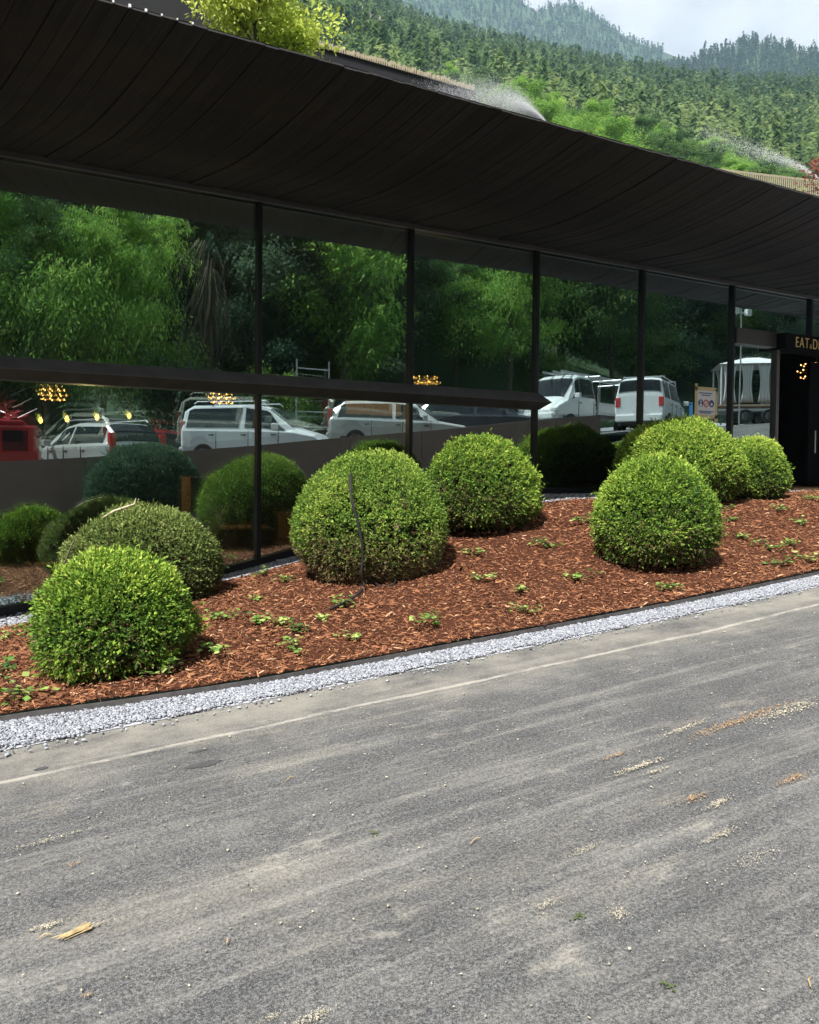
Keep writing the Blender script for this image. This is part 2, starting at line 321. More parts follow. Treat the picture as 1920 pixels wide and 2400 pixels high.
# entrance terrace right of the bed and paved apron in front of the door
sheet('entrance_paving', np.linspace(12.6, 40, 40), np.linspace(-4.5, -.02, 10), lambda X, Y: np.where(X < 16, G(13.3)+0*X, G(X))*np.clip((Y+4.5)/3, 0, 1)+G(X)*(1-np.clip((Y+4.5)/3, 0, 1))+.004, M['stonebase'])
def pebbles(n, P, size, seed, flat=.7):
    """jittered boxes, 12 triangles each"""
    r = np.random.default_rng(seed); c = np.array([[x, y, z] for z in (-1, 1) for y in (-1, 1) for x in (-1, 1)], float)*.5
    V = np.repeat(c[None], n, 0)*r.uniform(.55, 1.15, (n, 8, 3)); s = size*r.lognormal(0, .28, n); V *= s[:, None, None]*np.array([1.15, .9, flat])
    a = r.uniform(0, 6.28, (n, 2)); ca, sa = np.cos(a), np.sin(a)
    x, y, z = V[..., 0], V[..., 1], V[..., 2]
    y, z = y*ca[:, :1]-z*sa[:, :1]*.6, z*ca[:, :1]+y*sa[:, :1]*.6
    x, y = x*ca[:, 1:]-y*sa[:, 1:], x*sa[:, 1:]+y*ca[:, 1:]
    V = np.stack([x, y, z], -1)+P[:, None, :]
    f = np.array([[0, 2, 3, 1], [4, 5, 7, 6], [0, 1, 5, 4], [2, 6, 7, 3], [0, 4, 6, 2], [1, 3, 7, 5]])
    return V.reshape(-1, 3), (f[None]+8*np.arange(n)[:, None, None]).reshape(-1, 4), np.repeat(r.beta(1.7, 1.5, n), 6)
def scatter_density(n, x0, x1, y0f, y1f, near=True, seed=1):
    r = np.random.default_rng(seed); xs = x0+(x1-x0)*r.random(n*2)**(1.0 if not near else 1.45); t = r.random(n*2)
    xs = xs[:n]; y = y0f(xs)+(y1f(xs)-y0f(xs))*t[:n]; return xs, y
# crushed stone strip along the road
sheet('stone_strip_base', np.linspace(-12, 13, 100), np.array([0, .5, 1]), lambda X, Y: X*0, M['stonebase'])
o = bpy.data.objects['stone_strip_base']; me = o.data; co = np.empty(len(me.vertices)*3, np.float32); me.vertices.foreach_get('co', co); co = co.reshape(-1, 3)
X = co[:, 0].astype(float); y1 = YIN(X); co[:, 1] = -4.60+(y1+.004+4.60)*co[:, 1]; co[:, 2] = G(X)+.004; me.vertices.foreach_set('co', co.ravel()); me.update()
n = 52000; xs, ys = scatter_density(n, -1.6, 12.6, lambda x: -4.585+.02*np.sin(x*9)+0*x, lambda x: YIN(x)-.012, True, 5)
V, Fc, T = pebbles(n, np.stack([xs, ys, G(xs)+.016+RNG.uniform(-.005, .006, n)], -1), .0125, 6)
tag(link('crushed_stone', mesh_np('crushed_stone', V, Fc, T), M['stone']), 'pale grey crushed stone strip between the road and the bark bed', 'gravel', kind='stuff')
n = 1000; xs, ys = scatter_density(n, -1.6, 12, lambda x: -4.72+0*x, lambda x: -4.58+0*x, True, 15); ys = -4.58-.16*RNG.random(n)**2.5
V, Fc, T = pebbles(n, np.stack([xs, ys, G(xs)+.012], -1), .013, 16)
tag(link('stray_stone', mesh_np('stray_stone', V, Fc, T), M['stone']), 'stray pale stones spilled on the asphalt beside the gravel strip', 'gravel', kind='stuff')
# stone strip at the foot of the glass
n = 12000; r_ = np.random.default_rng(9); xs = r_.uniform(-1.5, 12.5, n); ys = -.04+(YB(xs)+.04)*r_.random(n)
V, Fc, T = pebbles(n, np.stack([xs, ys, bed(xs, ys)+.012], -1), .024, 10)
tag(link('drain_stone', mesh_np('drain_stone', V, Fc, T*.8), M['stone']), 'grey drainage stone strip at the foot of the glass wall', 'gravel', kind='stuff')
# steel edging between bark and stone
mb = MB(); xs = np.linspace(-12, 12.6, 120); prev = None
for x0, x1 in zip(xs[:-1], xs[1:]):
    for a, b in ((x0, x1),):
        ya, yb = float(YIN(a)), float(YIN(b)); za, zb = float(G(a)), float(G(b))
        mb.add([(a, ya-.004, za-.05), (b, yb-.004, zb-.05), (b, yb+.004, zb-.05), (a, ya+.004, za-.05), (a, ya-.004, za+.05), (b, yb-.004, zb+.05), (b, yb+.004, zb+.05), (a, ya+.004, za+.05)],
               [(0, 1, 5, 4), (2, 3, 7, 6), (4, 5, 6, 7)])
tag(mb.build('steel_edging', M['steel_edge']), 'dark steel edging strip between bark bed and pale stones', 'edging')
# bark chips
def chips(n, P, seed, ln=.031):
    r = np.random.default_rng(seed); l = ln*r.lognormal(0, .4, n); wd = l*r.uniform(.16, .38, n); th = wd*r.uniform(.25, .6, n)
    a = r.uniform(0, 6.28, n); el = r.normal(0, .28, n); A = np.stack([np.cos(a)*np.cos(el), np.sin(a)*np.cos(el), np.sin(el)], -1)
    B = np.cross(A, np.array([0, 0, 1.0])); B /= np.linalg.norm(B, axis=1)[:, None]; Cn = np.cross(B, A); ro = r.normal(0, .5, n)[:, None]; B, Cn = B*np.cos(ro)+Cn*np.sin(ro), Cn*np.cos(ro)-B*np.sin(ro)
    cs = np.array([[-1, -.7, 0], [-1, .5, 0], [1, .6, 0], [1, -.4, 0], [-.7, -.1, 1], [.75, .1, 1]])*.5
    V = P[:, None]+A[:, None]*(cs[None, :, 0, None]*l[:, None, None])+B[:, None]*(cs[None, :, 1, None]*wd[:, None, None])+Cn[:, None]*(cs[None, :, 2, None]*2*th[:, None, None])
    f = np.array([[0, 3, 5], [0, 5, 4], [2, 1, 4], [2, 4, 5], [1, 0, 4], [3, 2, 5]])
    return V.reshape(-1, 3), (f[None]+6*np.arange(n)[:, None, None]).reshape(-1, 3), np.repeat(np.clip(r.normal(.5, .24, n), 0, 1), 6)
n = 74000; r_ = np.random.default_rng(21); xs = -1.5+14*r_.random(n)**1.35; t = r_.random(n)**1.15
ys = YIN(xs)+.01+(YB(xs)+.05-YIN(xs))*t
V, Fc, T = chips(n, np.stack([xs, ys, bed(xs, ys)+r_.uniform(0, .022, n)], -1), 22)
tag(link('bark_mulch', mesh_np('bark_mulch', V, Fc, T), M['chip']), 'red brown bark mulch covering the planting bed', 'mulch', kind='stuff')
# ------------------------------------------------------------------ the restaurant building
B = empty('restaurant_building', (4, 0, -1.6), 'long black timber restaurant with mirrored glass front and curved canopy', 'building')
B.matrix_world = Matrix.Translation((4, 0, -1.6)); BI = Matrix.Translation((-4, 0, 1.6))
def bpart(o): o.parent = B; o.matrix_parent_inverse = BI; return o
GT = 3.22                                              # top of glass
XM = [-5.185, -.995, 3.195, 5.290, 7.385, 9.481, 11.576, 13.671, 15.767, 17.862, 19.957]
for i, x in enumerate(XM):
    z0 = float(BASE(x)); zt = GT
    if i == 7: z0 = 2.28
    mb = MB(); mb.box(x-.028, x+.028, -.055, .12, z0, zt); bpart(bevel(mb.build('mullion', M['frame']), .006))
def pane(x0, x1, zb, zt, seed, tilt=(.35, .3)):
    """outer sheet with an inner sheet of the same double glazing, the inner one slightly out of parallel; zb is a function of x"""
    r = random.Random(seed); nx, nz = 9, 7
    def make(yoff, bulge, ax, az, th):
        V = []; xm, zm = (x0+x1)/2, (zb((x0+x1)/2)+zt)/2
        for i in range(nx):
            for j in range(nz):
                x = x0+(x1-x0)*i/(nx-1); z = zb(x)+(zt-zb(x))*j/(nz-1); u = i/(nx-1)*2-1; v = j/(nz-1)*2-1
                V.append((x, yoff+bulge*(1-u*u)*(1-v*v)+math.tan(math.radians(ax))*(x-xm)+math.tan(math.radians(az))*(z-zm), z))
        m = len(V); V += [(a, b+th, c) for a, b, c in V]; id = lambda i, j: i*nz+j; fs = []
        for i in range(nx-1):
            for j in range(nz-1): fs.append((id(i, j), id(i+1, j), id(i+1, j+1), id(i, j+1)))
        nf = len(fs)
        for i in range(nx-1):
            for j in range(nz-1): fs.append((m+id(i, j), m+id(i, j+1), m+id(i+1, j+1), m+id(i+1, j)))
        rim = [id(i, 0) for i in range(nx)]+[id(nx-1, j) for j in range(1, nz)]+[id(i, nz-1) for i in range(nx-2, -1, -1)]+[id(0, j) for j in range(nz-2, 0, -1)]
        for a, b in zip(rim, rim[1:]+rim[:1]): k0 = len(V); V += [V[b], V[a], V[m+a], V[m+b]]; fs.append((k0, k0+1, k0+2, k0+3))
        me = bpy.data.meshes.new('glass_pane'); me.from_pydata(V, [], fs)
        me.polygons.foreach_set('use_smooth', [k < 2*nf for k in range(len(fs))])
        return me, nf
    me, nf = make(0, .0015*r.uniform(-.6, 1), 0, 0, .006); o = link('glass_pane', me)
    for k in ('glass_out', 'glass_clear'): me.materials.append(M[k])
    me.polygons.foreach_set('material_index', [0 if k < nf else 1 for k in range(len(me.polygons))]); bpart(o)
    me, nf = make(.038, .004*r.uniform(.3, 1), tilt[0], tilt[1], .006); p = link('inner_pane', me)
    for k in ('glass_in', 'glass_clear'): me.materials.append(M[k])
    me.polygons.foreach_set('material_index', [0 if k < nf else 1 for k in range(len(me.polygons))])
    p.parent = o; return o
LOW = lambda x: float(BASE(x))+.05
BT, BB = 1.13, .90
for k, (a, b) in enumerate(zip(XM[:4], XM[1:5])):
    pane(a+.03, b-.03, lambda x: BT-.02, GT-.01, k*2+1, (.12, .14)); pane(a+.03, b-.03, LOW, BB+.02, k*2+2, (.22, -.42))
for k, (a, b) in enumerate(((7.385, 9.481), (9.481, 11.576))): pane(a+.03, b-.03, LOW, GT-.01, 20+k, (.12, .10))
for k, (a, b) in enumerate(((11.576, 13.671), (13.671, 15.767))): pane(a+.03, b-.03, lambda x: 2.50, GT-.01, 30+k, (.05, .05))
pane(11.61, 12.70, LOW, 2.22, 40, (.05, .06))
for k, (a, b) in enumerate(((15.767, 17.862), (17.862, 19.957))): pane(a+.03, b-.03, LOW, GT-.01, 50+k, (.1, .1))
# sill rail following the stepped foot of the glass, head trim, transoms
mb = MB(); xs = np.concatenate([np.linspace(-5.185, 12.74, 60)])
for a, b in zip(xs[:-1], xs[1:]):
    za, zb = float(BASE(a)), float(BASE(b))
    mb.add([(a, -.07, za-.35), (b, -.07, zb-.35), (b, .14, zb-.35), (a, .14, za-.35), (a, -.07, za+.055), (b, -.07, zb+.055), (b, .14, zb+.055), (a, .14, za+.055)], [(0, 1, 5, 4), (2, 3, 7, 6), (4, 5, 6, 7)])
bpart(mb.build('sill_rail', M['frame']))
bpart(MB().box(-8, 22, -.10, -.056, 3.19, 3.27).build('head_trim', M['trim']))
bpart(MB().box(-8, 22, -.05, .14, 3.211, 3.33).build('head_rail', M['frame']))
# wedge shaped beam across the middle of the left bays, mitred at its right end
mb = MB(); xe = 7.42
pr = [(-.055, 1.145), (-.21, 1.005), (-.075, .90), (.12, .90), (.12, 1.145)]
vs = [(-5.2, y, z) for y, z in pr]+[(xe+(.13 if y < -.2 else 0), y, z) for y, z in pr]
mb.add(vs, [(0, 1, 2, 3, 4)]+[(i, 5+i, 5+(i+1) % 5, (i+1) % 5) for i in range(5)]+[(5, 9, 8, 7, 6)])
bpart(bevel(mb.build('middle_beam', M['beam']), .008))
# entrance: transom box, sign box, dark jambs, door leaf
bpart(bevel(MB().box(11.61, 12.74, -.09, .12, 2.225, 2.49).build('transom', M['trim']), .006))
bpart(MB().box(12.70, 12.78, -.06, .14, -.26, 2.225).build('door_jamb', M['trim']))
S = bpart(bevel(MB().box(12.36+.28, 17.6, -.27, .12, 2.20, 2.47).build('sign_box', M['black']), .006))
def letter(ch, x, h, z, dy=-.274):
    cu = bpy.data.curves.new('letter', 'FONT'); cu.body = ch; cu.size = h/.70; cu.extrude = .004; cu.offset = -.004
    t = bpy.data.objects.new('letter', cu); COL.objects.link(t); dg = bpy.context.evaluated_depsgraph_get()
    me = bpy.data.meshes.new_from_object(t.evaluated_get(dg)); bpy.data.objects.remove(t); me.materials.append(M['gold'])
    wd = max(v.co.x for v in me.vertices); o = bpy.data.objects.new('letter', me); COL.objects.link(o)
    o.matrix_world = Matrix.Translation((x, dy, z)) @ Matrix.Rotation(math.pi/2, 4, 'X') @ Matrix.Diagonal((.74, 1, 1, 1)); o.parent = S; o.matrix_parent_inverse = B.matrix_world.inverted() @ Matrix.Identity(4) if False else Matrix.Identity(4)
    return wd*.74
x = 12.90
for ch, h in (('E', .185), ('A', .185), ('T', .185), ('&', .09), ('D', .185), ('R', .185), ('I', .185), ('N', .185), ('K', .185)):
    x += letter(ch, x, h, 2.24)+.024
bpart(MB().box(12.0, 20, 5.2, 5.26, -.26, 3.2).build('vestibule_wall', M['black']))
HX = onY(1912, 1000, .56)[0]
d_ = bpart(bevel(MB().box(14.62, 15.66, .62, .68, -.24, 2.2).build('door_leaf', M['black']), .004))
h_ = MB().tube([(HX, .56, .42), (HX, .56, .86)], .014).build('door_handle', M['metal']); h_.parent = d_
bpart(MB().box(12.70, 15.72, -.45, 1.2, -.45, -.245).build('door_step', M['oak']))
# canopy soffit boards: skewed in plan, curling up towards the edge
def zc(t): return 3.245+.44*max(0.0, (t-.3)/.7)**1.65
bm_ = MB(); ns = 14; wdt = .121
for s in range(ns+1):
    t = s/ns; y = -.05-2.56*t; xo = .8*t; z = zc(t); sl_ = .44*1.65/.7*max(0.0, (t-.3)/.7)**.65/2.56
    for (dx, dz) in ((0, 0), (wdt, 0), (wdt, .02), (0, .02)): bm_.v.append((dx+xo, y-sl_*dz*-1, z+dz))
for s in range(ns):
    a = s*4
    for k in range(4): bm_.f.append((a+k, a+4+k, a+4+(k+1) % 4, a+(k+1) % 4))
bm_.f += [(3, 2, 1, 0), (ns*4, ns*4+1, ns*4+2, ns*4+3)]
board = bm_.mesh('soffit_board'); board.materials.append(M['board'])
r_ = random.Random(4); xb = -7.0; k = 0
clip = MB().box(-.009, .009, -.012, .008, -.014, .010).mesh('edge_clip'); clip.materials.append(M['white_paint'])
while xb < 21:
    o = bpy.data.objects.new('soffit_board', board); COL.objects.link(o); o.location = (xb, 0, r_.uniform(-.006, .006)); o.scale = (1, 1, 1); bpart(o)
    if .2 < xb < 1.0:
        c = bpy.data.objects.new('edge_clip', clip); COL.objects.link(c); c.location = (xb+.8-.004, -2.612, zc(1)+.018); c.scale = (r_.uniform(.5, 1)*(.9 if xb > .8 else 1.2),)*3; bpart(c)
    xb += .126; k += 1
mb = MB()                                             # dark backing deck above the boards
for s in range(8):
    t0, t1 = s/8, (s+1)/8
    ya, yb_ = -.05-2.54*t0, -.05-2.54*t1; za, zb = zc(t0)+.03, zc(t1)+.03
    mb.add([(-8, ya, za), (22, ya, za), (22, yb_, zb), (-8, yb_, zb)], [(0, 1, 2, 3)])
mb.add([(-8, -.05, 3.30), (22, -.05, 3.30), (22, -.05, 3.74), (-8, -.05, 3.74)], [(0, 1, 2, 3)])
bpart(mb.build('canopy_deck', M['black']))
bpart(MB().box(-8, 22, -2.58, 12, zc(1)+.026, zc(1)+.036).build('roof_slab', M['slate']))
# upper storey behind the canopy with a comb of pale battens on its edge
bpart(MB().box(-7.5, 8.95, 4, 12, 3.73, 7.46).build('upper_wall', M['slate']))
bpart(MB().box(-7.5, 4.35, 3.4, 3.99, 3.73, 8.6).build('upper_wall', M['slate']))
mb = MB(); r_ = random.Random(3); x = 4.4
while x < 8.9:
    mb.box(x, x+.02, 3.96, 4.02, 7.44, 7.535+r_.uniform(-.02, .03)); x += .047
cb = bpart(mb.build('roof_comb', M['comb'])); cb['kind'] = 'stuff'
# interior shell
FZ = -1.62
bpart(MB().box(-8, 11.3, .2, 9, FZ-.1, FZ).build('floor', M['floor_in'])); bpart(MB().box(11.3, 22, .2, 9, -.4, -.27).build('floor', M['floor_in']))
bpart(MB().box(-8, 22, 9, 9.2, -2, 3.3).build('rear_wall', M['wall_in'])); bpart(MB().box(-8, 22, .15, 9, 3.34, 3.45).build('ceiling', M['wall_in']))
bpart(MB().box(-8.2, -8, 0, 9, -2.5, 3.7).build('side_wall', M['wall_in'])); bpart(MB().box(22, 22.2, -.05, 9, -1, 3.7).build('side_wall', M['wall_in']))
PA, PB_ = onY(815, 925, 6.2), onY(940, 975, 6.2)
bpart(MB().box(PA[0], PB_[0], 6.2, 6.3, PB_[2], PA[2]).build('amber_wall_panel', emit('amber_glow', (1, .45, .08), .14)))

# ------------------------------------------------------------------ interior furniture and lamps
def chandelier(x, y, z, r, label):
    t = empty('chandelier', (x, y, z), label, 'chandelier', 'ring chandeliers in the dining room')
    mb = MB()
    for zz, rr in ((-.09*r/.25, .82), (.09*r/.25, .82), (0, 1.0)):
        mb.tube([(rr*r*math.cos(a*math.pi/9), rr*r*math.sin(a*math.pi/9), zz) for a in range(19)], .008, 5, False)
    for a in range(6): mb.tube([(0, 0, 0), (r*math.cos(a*math.pi/3), r*math.sin(a*math.pi/3), 0)], .006, 4)
    mb.tube([(0, 0, -.05), (0, 0, min(3.3-z, 3))], .008, 5); mb.build('ring_frame', M['brass'], t)
    bme = MB().sphere((0, 0, 0), .0125, 8, 5).mesh('bulb', True); bme.materials.append(M['bulb'])
    for zz, rr, n in ((-.09*r/.25, .82, 9), (.09*r/.25, .82, 9), (0, 1, 9)):
        for a in range(n):
            o = bpy.data.objects.new('bulb', bme); COL.objects.link(o); o.parent = t; an = 2*math.pi*(a+.3*rr)/n; o.location = (rr*r*math.cos(an), rr*r*math.sin(an), zz)
chandelier(1.2, 3, 1.02, .185, 'round brass chandelier of warm bulbs nearest the left end of the glass')
chandelier(3.62, 3, 1.10, .2, 'brass chandelier half hidden by the beam above the white van reflection')
chandelier(7.28, 3, 1.56, .26, 'brass chandelier glowing just above the beam beside a mullion')
chandelier(18.3, 3, 2.52, .42, 'brass chandelier glowing inside the dark entrance')
for i, (px, py) in enumerate(((95, 985), (157, 982), (228, 978), (303, 975))):
    p = onY(px, py, 1.6)
    t = empty('pendant_lamp', p, ['leftmost amber pendant bulb, over the red van reflection', 'second amber pendant bulb from the left glass edge', 'third amber pendant bulb from the left, above the silver car roof', 'rightmost amber pendant bulb of the hanging row'][i], 'pendant lamp', 'amber pendant bulbs in a row')
    MB().tube([(0, 0, .04), (0, 0, 3.3-p[2])], .004, 5).build('cord', M['brass'], t)
    MB().lathe([(.004, -.04), (.022, -.025), (.027, 0), (.02, .025), (.01, .045)], 10).build('bulb', M['bulb2'], t, True)
    MB().lathe([(.013, .042), (.013, .075)], 8).build('socket', M['brass'], t)
def chair(x, y, rz, label):
    t = empty('wooden_chair', (x, y, FZ), label, 'chair', 'oak chairs behind the glass', rz)
    bevel(MB().box(-.24, .24, -.24, .24, .43, .47).build('seat', M['oak'], t), .01)
    bevel(MB().box(-.24, .24, .2, .235, .5, .94).build('backrest', M['oak'], t), .01)
    for a in (-1, 1):
        MB().tube([(a*.2, -.2, 0), (a*.2, -.2, .44)], [.016, .022], 6).build('leg', M['oak'], t); MB().tube([(a*.21, .22, 0), (a*.21, .22, .92)], [.016, .022], 6).build('leg', M['oak'], t)
for a in (('oak chair seen low at the far left of the glass', .95, 1.1, math.pi+.15), ('oak chair facing the window beside the first mullion', 2.75, 1.2, math.pi-.2), ('oak chair behind the large centre bush', 3.35, 1.6, 1.2), ('oak chair deepest in the dining room', 4.6, 2.6, -.6)):
    chair(a[1], a[2], a[3], a[0])
def table(x, y, label):
    t = empty('dining_table', (x, y, FZ), label, 'table', 'dark dining tables behind the glass')
    bevel(MB().box(-.4, .4, -.4, .4, .72, .755).build('tabletop', M['oak'], t), .008); MB().lathe([(.05, .03), (.035, .72)], 10).build('pedestal', M['plastic'], t); MB().lathe([(.25, 0), (.25, .025)], 16).build('base_plate', M['plastic'], t)
table(1.9, 1.5, 'square dining table between the two left chairs'); table(3.7, 2.3, 'square dining table behind the centre bush')
for (x, y, z, e) in ((1.45, 1.6, .45, 30), (1.2, 3, .9, 12), (3.62, 3, .95, 26), (7.28, 3, 1.4, 14)):      # light of the lit pendant row and chandeliers
    l_ = bpy.data.lights.new('lamp_light', 'POINT'); l_.energy = e; l_.color = (1, .62, .28); l_.shadow_soft_size = .008; lo = bpy.data.objects.new('lamp_light', l_); COL.objects.link(lo); lo.location = (x, y, z)
t = empty('oak_cabinet', (2.92, 1.6, FZ), 'tall oak cabinet inside beside the first mullion', 'cabinet')
bevel(MB().box(-.20, .20, -.25, .25, 0, 1.5).build('carcass', M['oak'], t), .01); MB().box(-.17, .17, -.262, -.25, .12, 1.42).build('door', M['oak'], t)
# ------------------------------------------------------------------ taped notice on the glass
t = empty('taped_notice', (10.97, -.012, 1.19), 'white notice with three round symbols taped to the glass with cream tape', 'notice')
MB().box(-.235, .235, -.004, 0, -.24, .22).build('sheet', M['paper'], t)
for (x0, x1, z0, z1) in ((-.27, .27, .19, .25), (-.26, .27, -.27, -.21), (-.275, -.215, -.22, .30), (.215, .27, -.26, .235), (-.30, -.21, -.30, -.255), (.20, .29, -.32, -.255)):
    MB().box(x0, x1, -.007, -.0045, z0, z1).build('tape_strip', M['tape'], t)
def disc(x, z, r0, r1, m, y=-.0062):
    mb = MB(); n = 20
    for k in range(n):
        a, b = 2*math.pi*k/n, 2*math.pi*(k+1)/n
        mb.add([(x+r*math.cos(q), y, z+r*math.sin(q)) for r, q in ((r1, a), (r1, b), (r0, b), (r0, a))], [(0, 1, 2, 3)])
    return mb.build('symbol', m, t)
disc(-.13, -.02, .0, .062, M['ink_blue']); disc(0, -.02, .045, .066, M['ink_red']); disc(.13, -.02, .0, .062, M['ink_blue'])
MB().add([(-.045, -.0066, -.055), (-.03, -.0066, -.065), (.05, -.0066, .02), (.04, -.0066, .03)], [(0, 1, 2, 3)]).build('symbol', M['ink_red'], t)
disc(.13, -.03, 0, .025, M['paper'], -.0072); disc(-.13, -.05, .0, .03, M['paper'], -.0072); disc(-.13, .005, .0, .02, M['paper'], -.0072)
for z, a, b in ((.15, -.17, .15), (.115, -.12, .10), (-.155, -.18, .18), (-.18, -.15, .12)): MB().box(a, b, -.0065, -.0045, z-.008, z+.008).build('print_line', M['ink_blue'], t)

# ------------------------------------------------------------------ foliage
def leaf_arrays(P, A, Nn, Ln, Wd, bend=.25):
    """one folded leaf per row: 6 vertices, 2 quads"""
    A = A/np.linalg.norm(A, axis=1)[:, None]; S_ = np.cross(A, Nn); S_ /= np.maximum(np.linalg.norm(S_, axis=1), 1e-6)[:, None]; U = np.cross(S_, A)
    l = Ln[:, None]; w_ = Wd[:, None]
    base = P; tip = P+A*l-U*l*bend*.6; mid = P+A*l*.5
    V = np.stack([base, mid+S_*w_*.5-U*w_*.12, tip, mid-S_*w_*.5-U*w_*.12], 1)
    n = len(P); return V.reshape(-1, 3), np.arange(4*n).reshape(n, 4)
def rand_dirs(n, r): d = r.normal(size=(n, 3)); return d/np.linalg.norm(d, axis=1)[:, None]
def lump(d, seed, k=26, s=.28):
    r = np.random.default_rng(seed); c = rand_dirs(k, r); a = r.uniform(-.6, 1, k); return (np.exp(-((d[:, None]-c[None])**2).sum(-1)/(2*s*s))*a).sum(1)
def bush(x, y, w_, h, seed, mat, label, n=9000, leaf=.03, dull=0.0, wy=None, shoot=.10, lum=.035, egg=.10):
    z = float(ground(x, y)); t = empty('yew_bush', (x, y, z), label, 'bush', 'clipped yew bushes in the bark bed'); r = np.random.default_rng(seed)
    d = rand_dirs(int(n*1.25), r); d = d[d[:, 2] > -.80]; n_ = len(d); cz = h*.42; up = d[:, 2] > 0
    d2 = np.sign(d)*np.abs(d)**.88; d2 /= np.linalg.norm(d2, axis=1)[:, None]; eg = 1-egg*d2[:, 2]
    R = np.stack([d2[:, 0]*w_/2*eg, d2[:, 1]*(wy or w_)/2*eg, d2[:, 2]*np.where(up, h-cz, cz/.80)], -1)*.955
    lu = lump(d, seed+1)*lum*1.35+lump(d, seed+2, 110, .11)*lum*1.15
    dep = 1+lu-np.abs(r.normal(0, .05, n_))+np.where(r.random(n_) < .05, r.uniform(0, shoot, n_), 0)
    gap = lump(d, seed+3, 260, .065); hole = np.clip((-.25-gap)/.5, 0, 1); dep -= .13*hole; keep = r.random(n_) > .45*hole
    P = R*dep[:, None]+np.array([0, 0, cz]); P, d3, dep, hole, lu = P[keep], d[keep], dep[keep], hole[keep], lu[keep]; m = len(P); k = 6
    ax = d3*.8+rand_dirs(m, r)*.75+np.array([0, 0, .35]); ax /= np.linalg.norm(ax, axis=1)[:, None]; AX = np.repeat(ax, k, 0); L0 = np.repeat(leaf*r.uniform(.7, 1.35, m), k)
    sp = rand_dirs(m*k, r); f = np.tile(np.arange(k)/(k-1), m); PP = np.repeat(P, k, 0)+AX*(f*L0*1.5)[:, None]; A = AX*(.55+.6*f)[:, None]+sp*(.85-.45*f)[:, None]
    Nn = AX+rand_dirs(m*k, r)*.45; Ln = L0*r.uniform(.8, 1.2, m*k)*(1.05-.3*f); V, Fc = leaf_arrays(PP, A, Nn, Ln, Ln*r.uniform(.32, .50, m*k))
    tb = .40+1.2*lu/max(lum, .01)*.10+.17*d3[:, 2]+r.normal(0, .14, m)-.18*hole; ti = np.repeat(tb, k)+.20*(f-.4)+r.normal(0, .04, m*k)  # light painted into the leaf tint: tops lighter, gaps between clumps darker
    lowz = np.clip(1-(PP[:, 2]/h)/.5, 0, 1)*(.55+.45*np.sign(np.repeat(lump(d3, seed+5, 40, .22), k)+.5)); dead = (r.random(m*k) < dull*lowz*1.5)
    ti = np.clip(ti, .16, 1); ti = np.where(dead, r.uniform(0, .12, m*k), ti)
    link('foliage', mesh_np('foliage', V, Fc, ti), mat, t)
    mb = MB()                                                             # stem and inner twigs
    mb.tube([(0, 0, -.05), (0, 0, h*.5)], [.05, .025], 6)
    for q in range(150):
        e = rand_dirs(1, r)[0]; e[2] = abs(e[2])*1.2-.35; e /= np.linalg.norm(e); f_ = r.uniform(.78, .93); s0 = np.array([0, 0, h*r.uniform(.05, .35)])
        en = np.array([e[0]*w_/2, e[1]*(wy or w_)/2, e[2]*(h-cz if e[2] > 0 else cz)])*f_+np.array([0, 0, cz]); mi = (s0+en)/2+r.normal(0, .04, 3)
        mb.tube([s0, mi, en], [.012, .007, .003], 3, False)
    mb.build('stem', M['twig'], t)
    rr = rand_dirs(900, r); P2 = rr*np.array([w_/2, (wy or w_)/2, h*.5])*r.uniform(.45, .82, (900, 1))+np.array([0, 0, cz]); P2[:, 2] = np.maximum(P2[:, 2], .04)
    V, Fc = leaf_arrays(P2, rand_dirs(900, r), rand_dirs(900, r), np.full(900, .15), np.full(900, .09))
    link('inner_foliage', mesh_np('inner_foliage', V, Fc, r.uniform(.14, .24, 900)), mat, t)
    return t
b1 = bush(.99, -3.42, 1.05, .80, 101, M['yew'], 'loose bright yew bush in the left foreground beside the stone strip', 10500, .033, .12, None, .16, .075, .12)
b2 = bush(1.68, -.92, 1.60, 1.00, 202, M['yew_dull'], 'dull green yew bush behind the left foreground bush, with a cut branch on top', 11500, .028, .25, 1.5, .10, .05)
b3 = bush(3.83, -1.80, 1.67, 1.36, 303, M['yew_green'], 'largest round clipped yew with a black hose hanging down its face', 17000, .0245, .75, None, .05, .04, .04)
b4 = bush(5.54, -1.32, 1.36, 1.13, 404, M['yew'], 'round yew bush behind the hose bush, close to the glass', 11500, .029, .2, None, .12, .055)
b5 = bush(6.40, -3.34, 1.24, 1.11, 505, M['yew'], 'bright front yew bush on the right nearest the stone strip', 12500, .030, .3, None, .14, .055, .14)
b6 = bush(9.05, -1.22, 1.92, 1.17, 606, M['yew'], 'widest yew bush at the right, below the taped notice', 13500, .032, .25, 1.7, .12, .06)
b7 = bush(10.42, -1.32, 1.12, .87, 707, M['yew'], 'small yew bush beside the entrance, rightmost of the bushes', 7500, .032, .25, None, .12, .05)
bush(4.06, -11.0, 2.8, 1.9, 808, M['tree_dark'], 'big dome shaped bush on the far side of the road, mirrored in the left glass', 11000, .055, .1)
# pale pruned branch on the dull bush, grey stick on its left
o = MB().tube([(-.42, -.15, .90), (-.32, -.14, .96), (-.19, -.12, 1.0), (-.12, -.10, 1.02), (-.10, -.08, 1.08)], [.008, .011, .013, .012, .006], 7).tube([(-.25, -.13, .95), (-.16, -.10, 1.0)], [.009, .010], 6).build('cut_branch', M['cut_wood'], b2, True)
o['label'] = 'pale cut branch lying on top of the bush'
o = MB().tube([(-.83, -.30, .30), (-.80, -.31, .45), (-.75, -.32, .60), (-.70, -.30, .72)], [.008, .008, .007, .005], 6).build('bare_stick', M['bark'], b2, True); o['label'] = 'grey stick leaning on the left side'
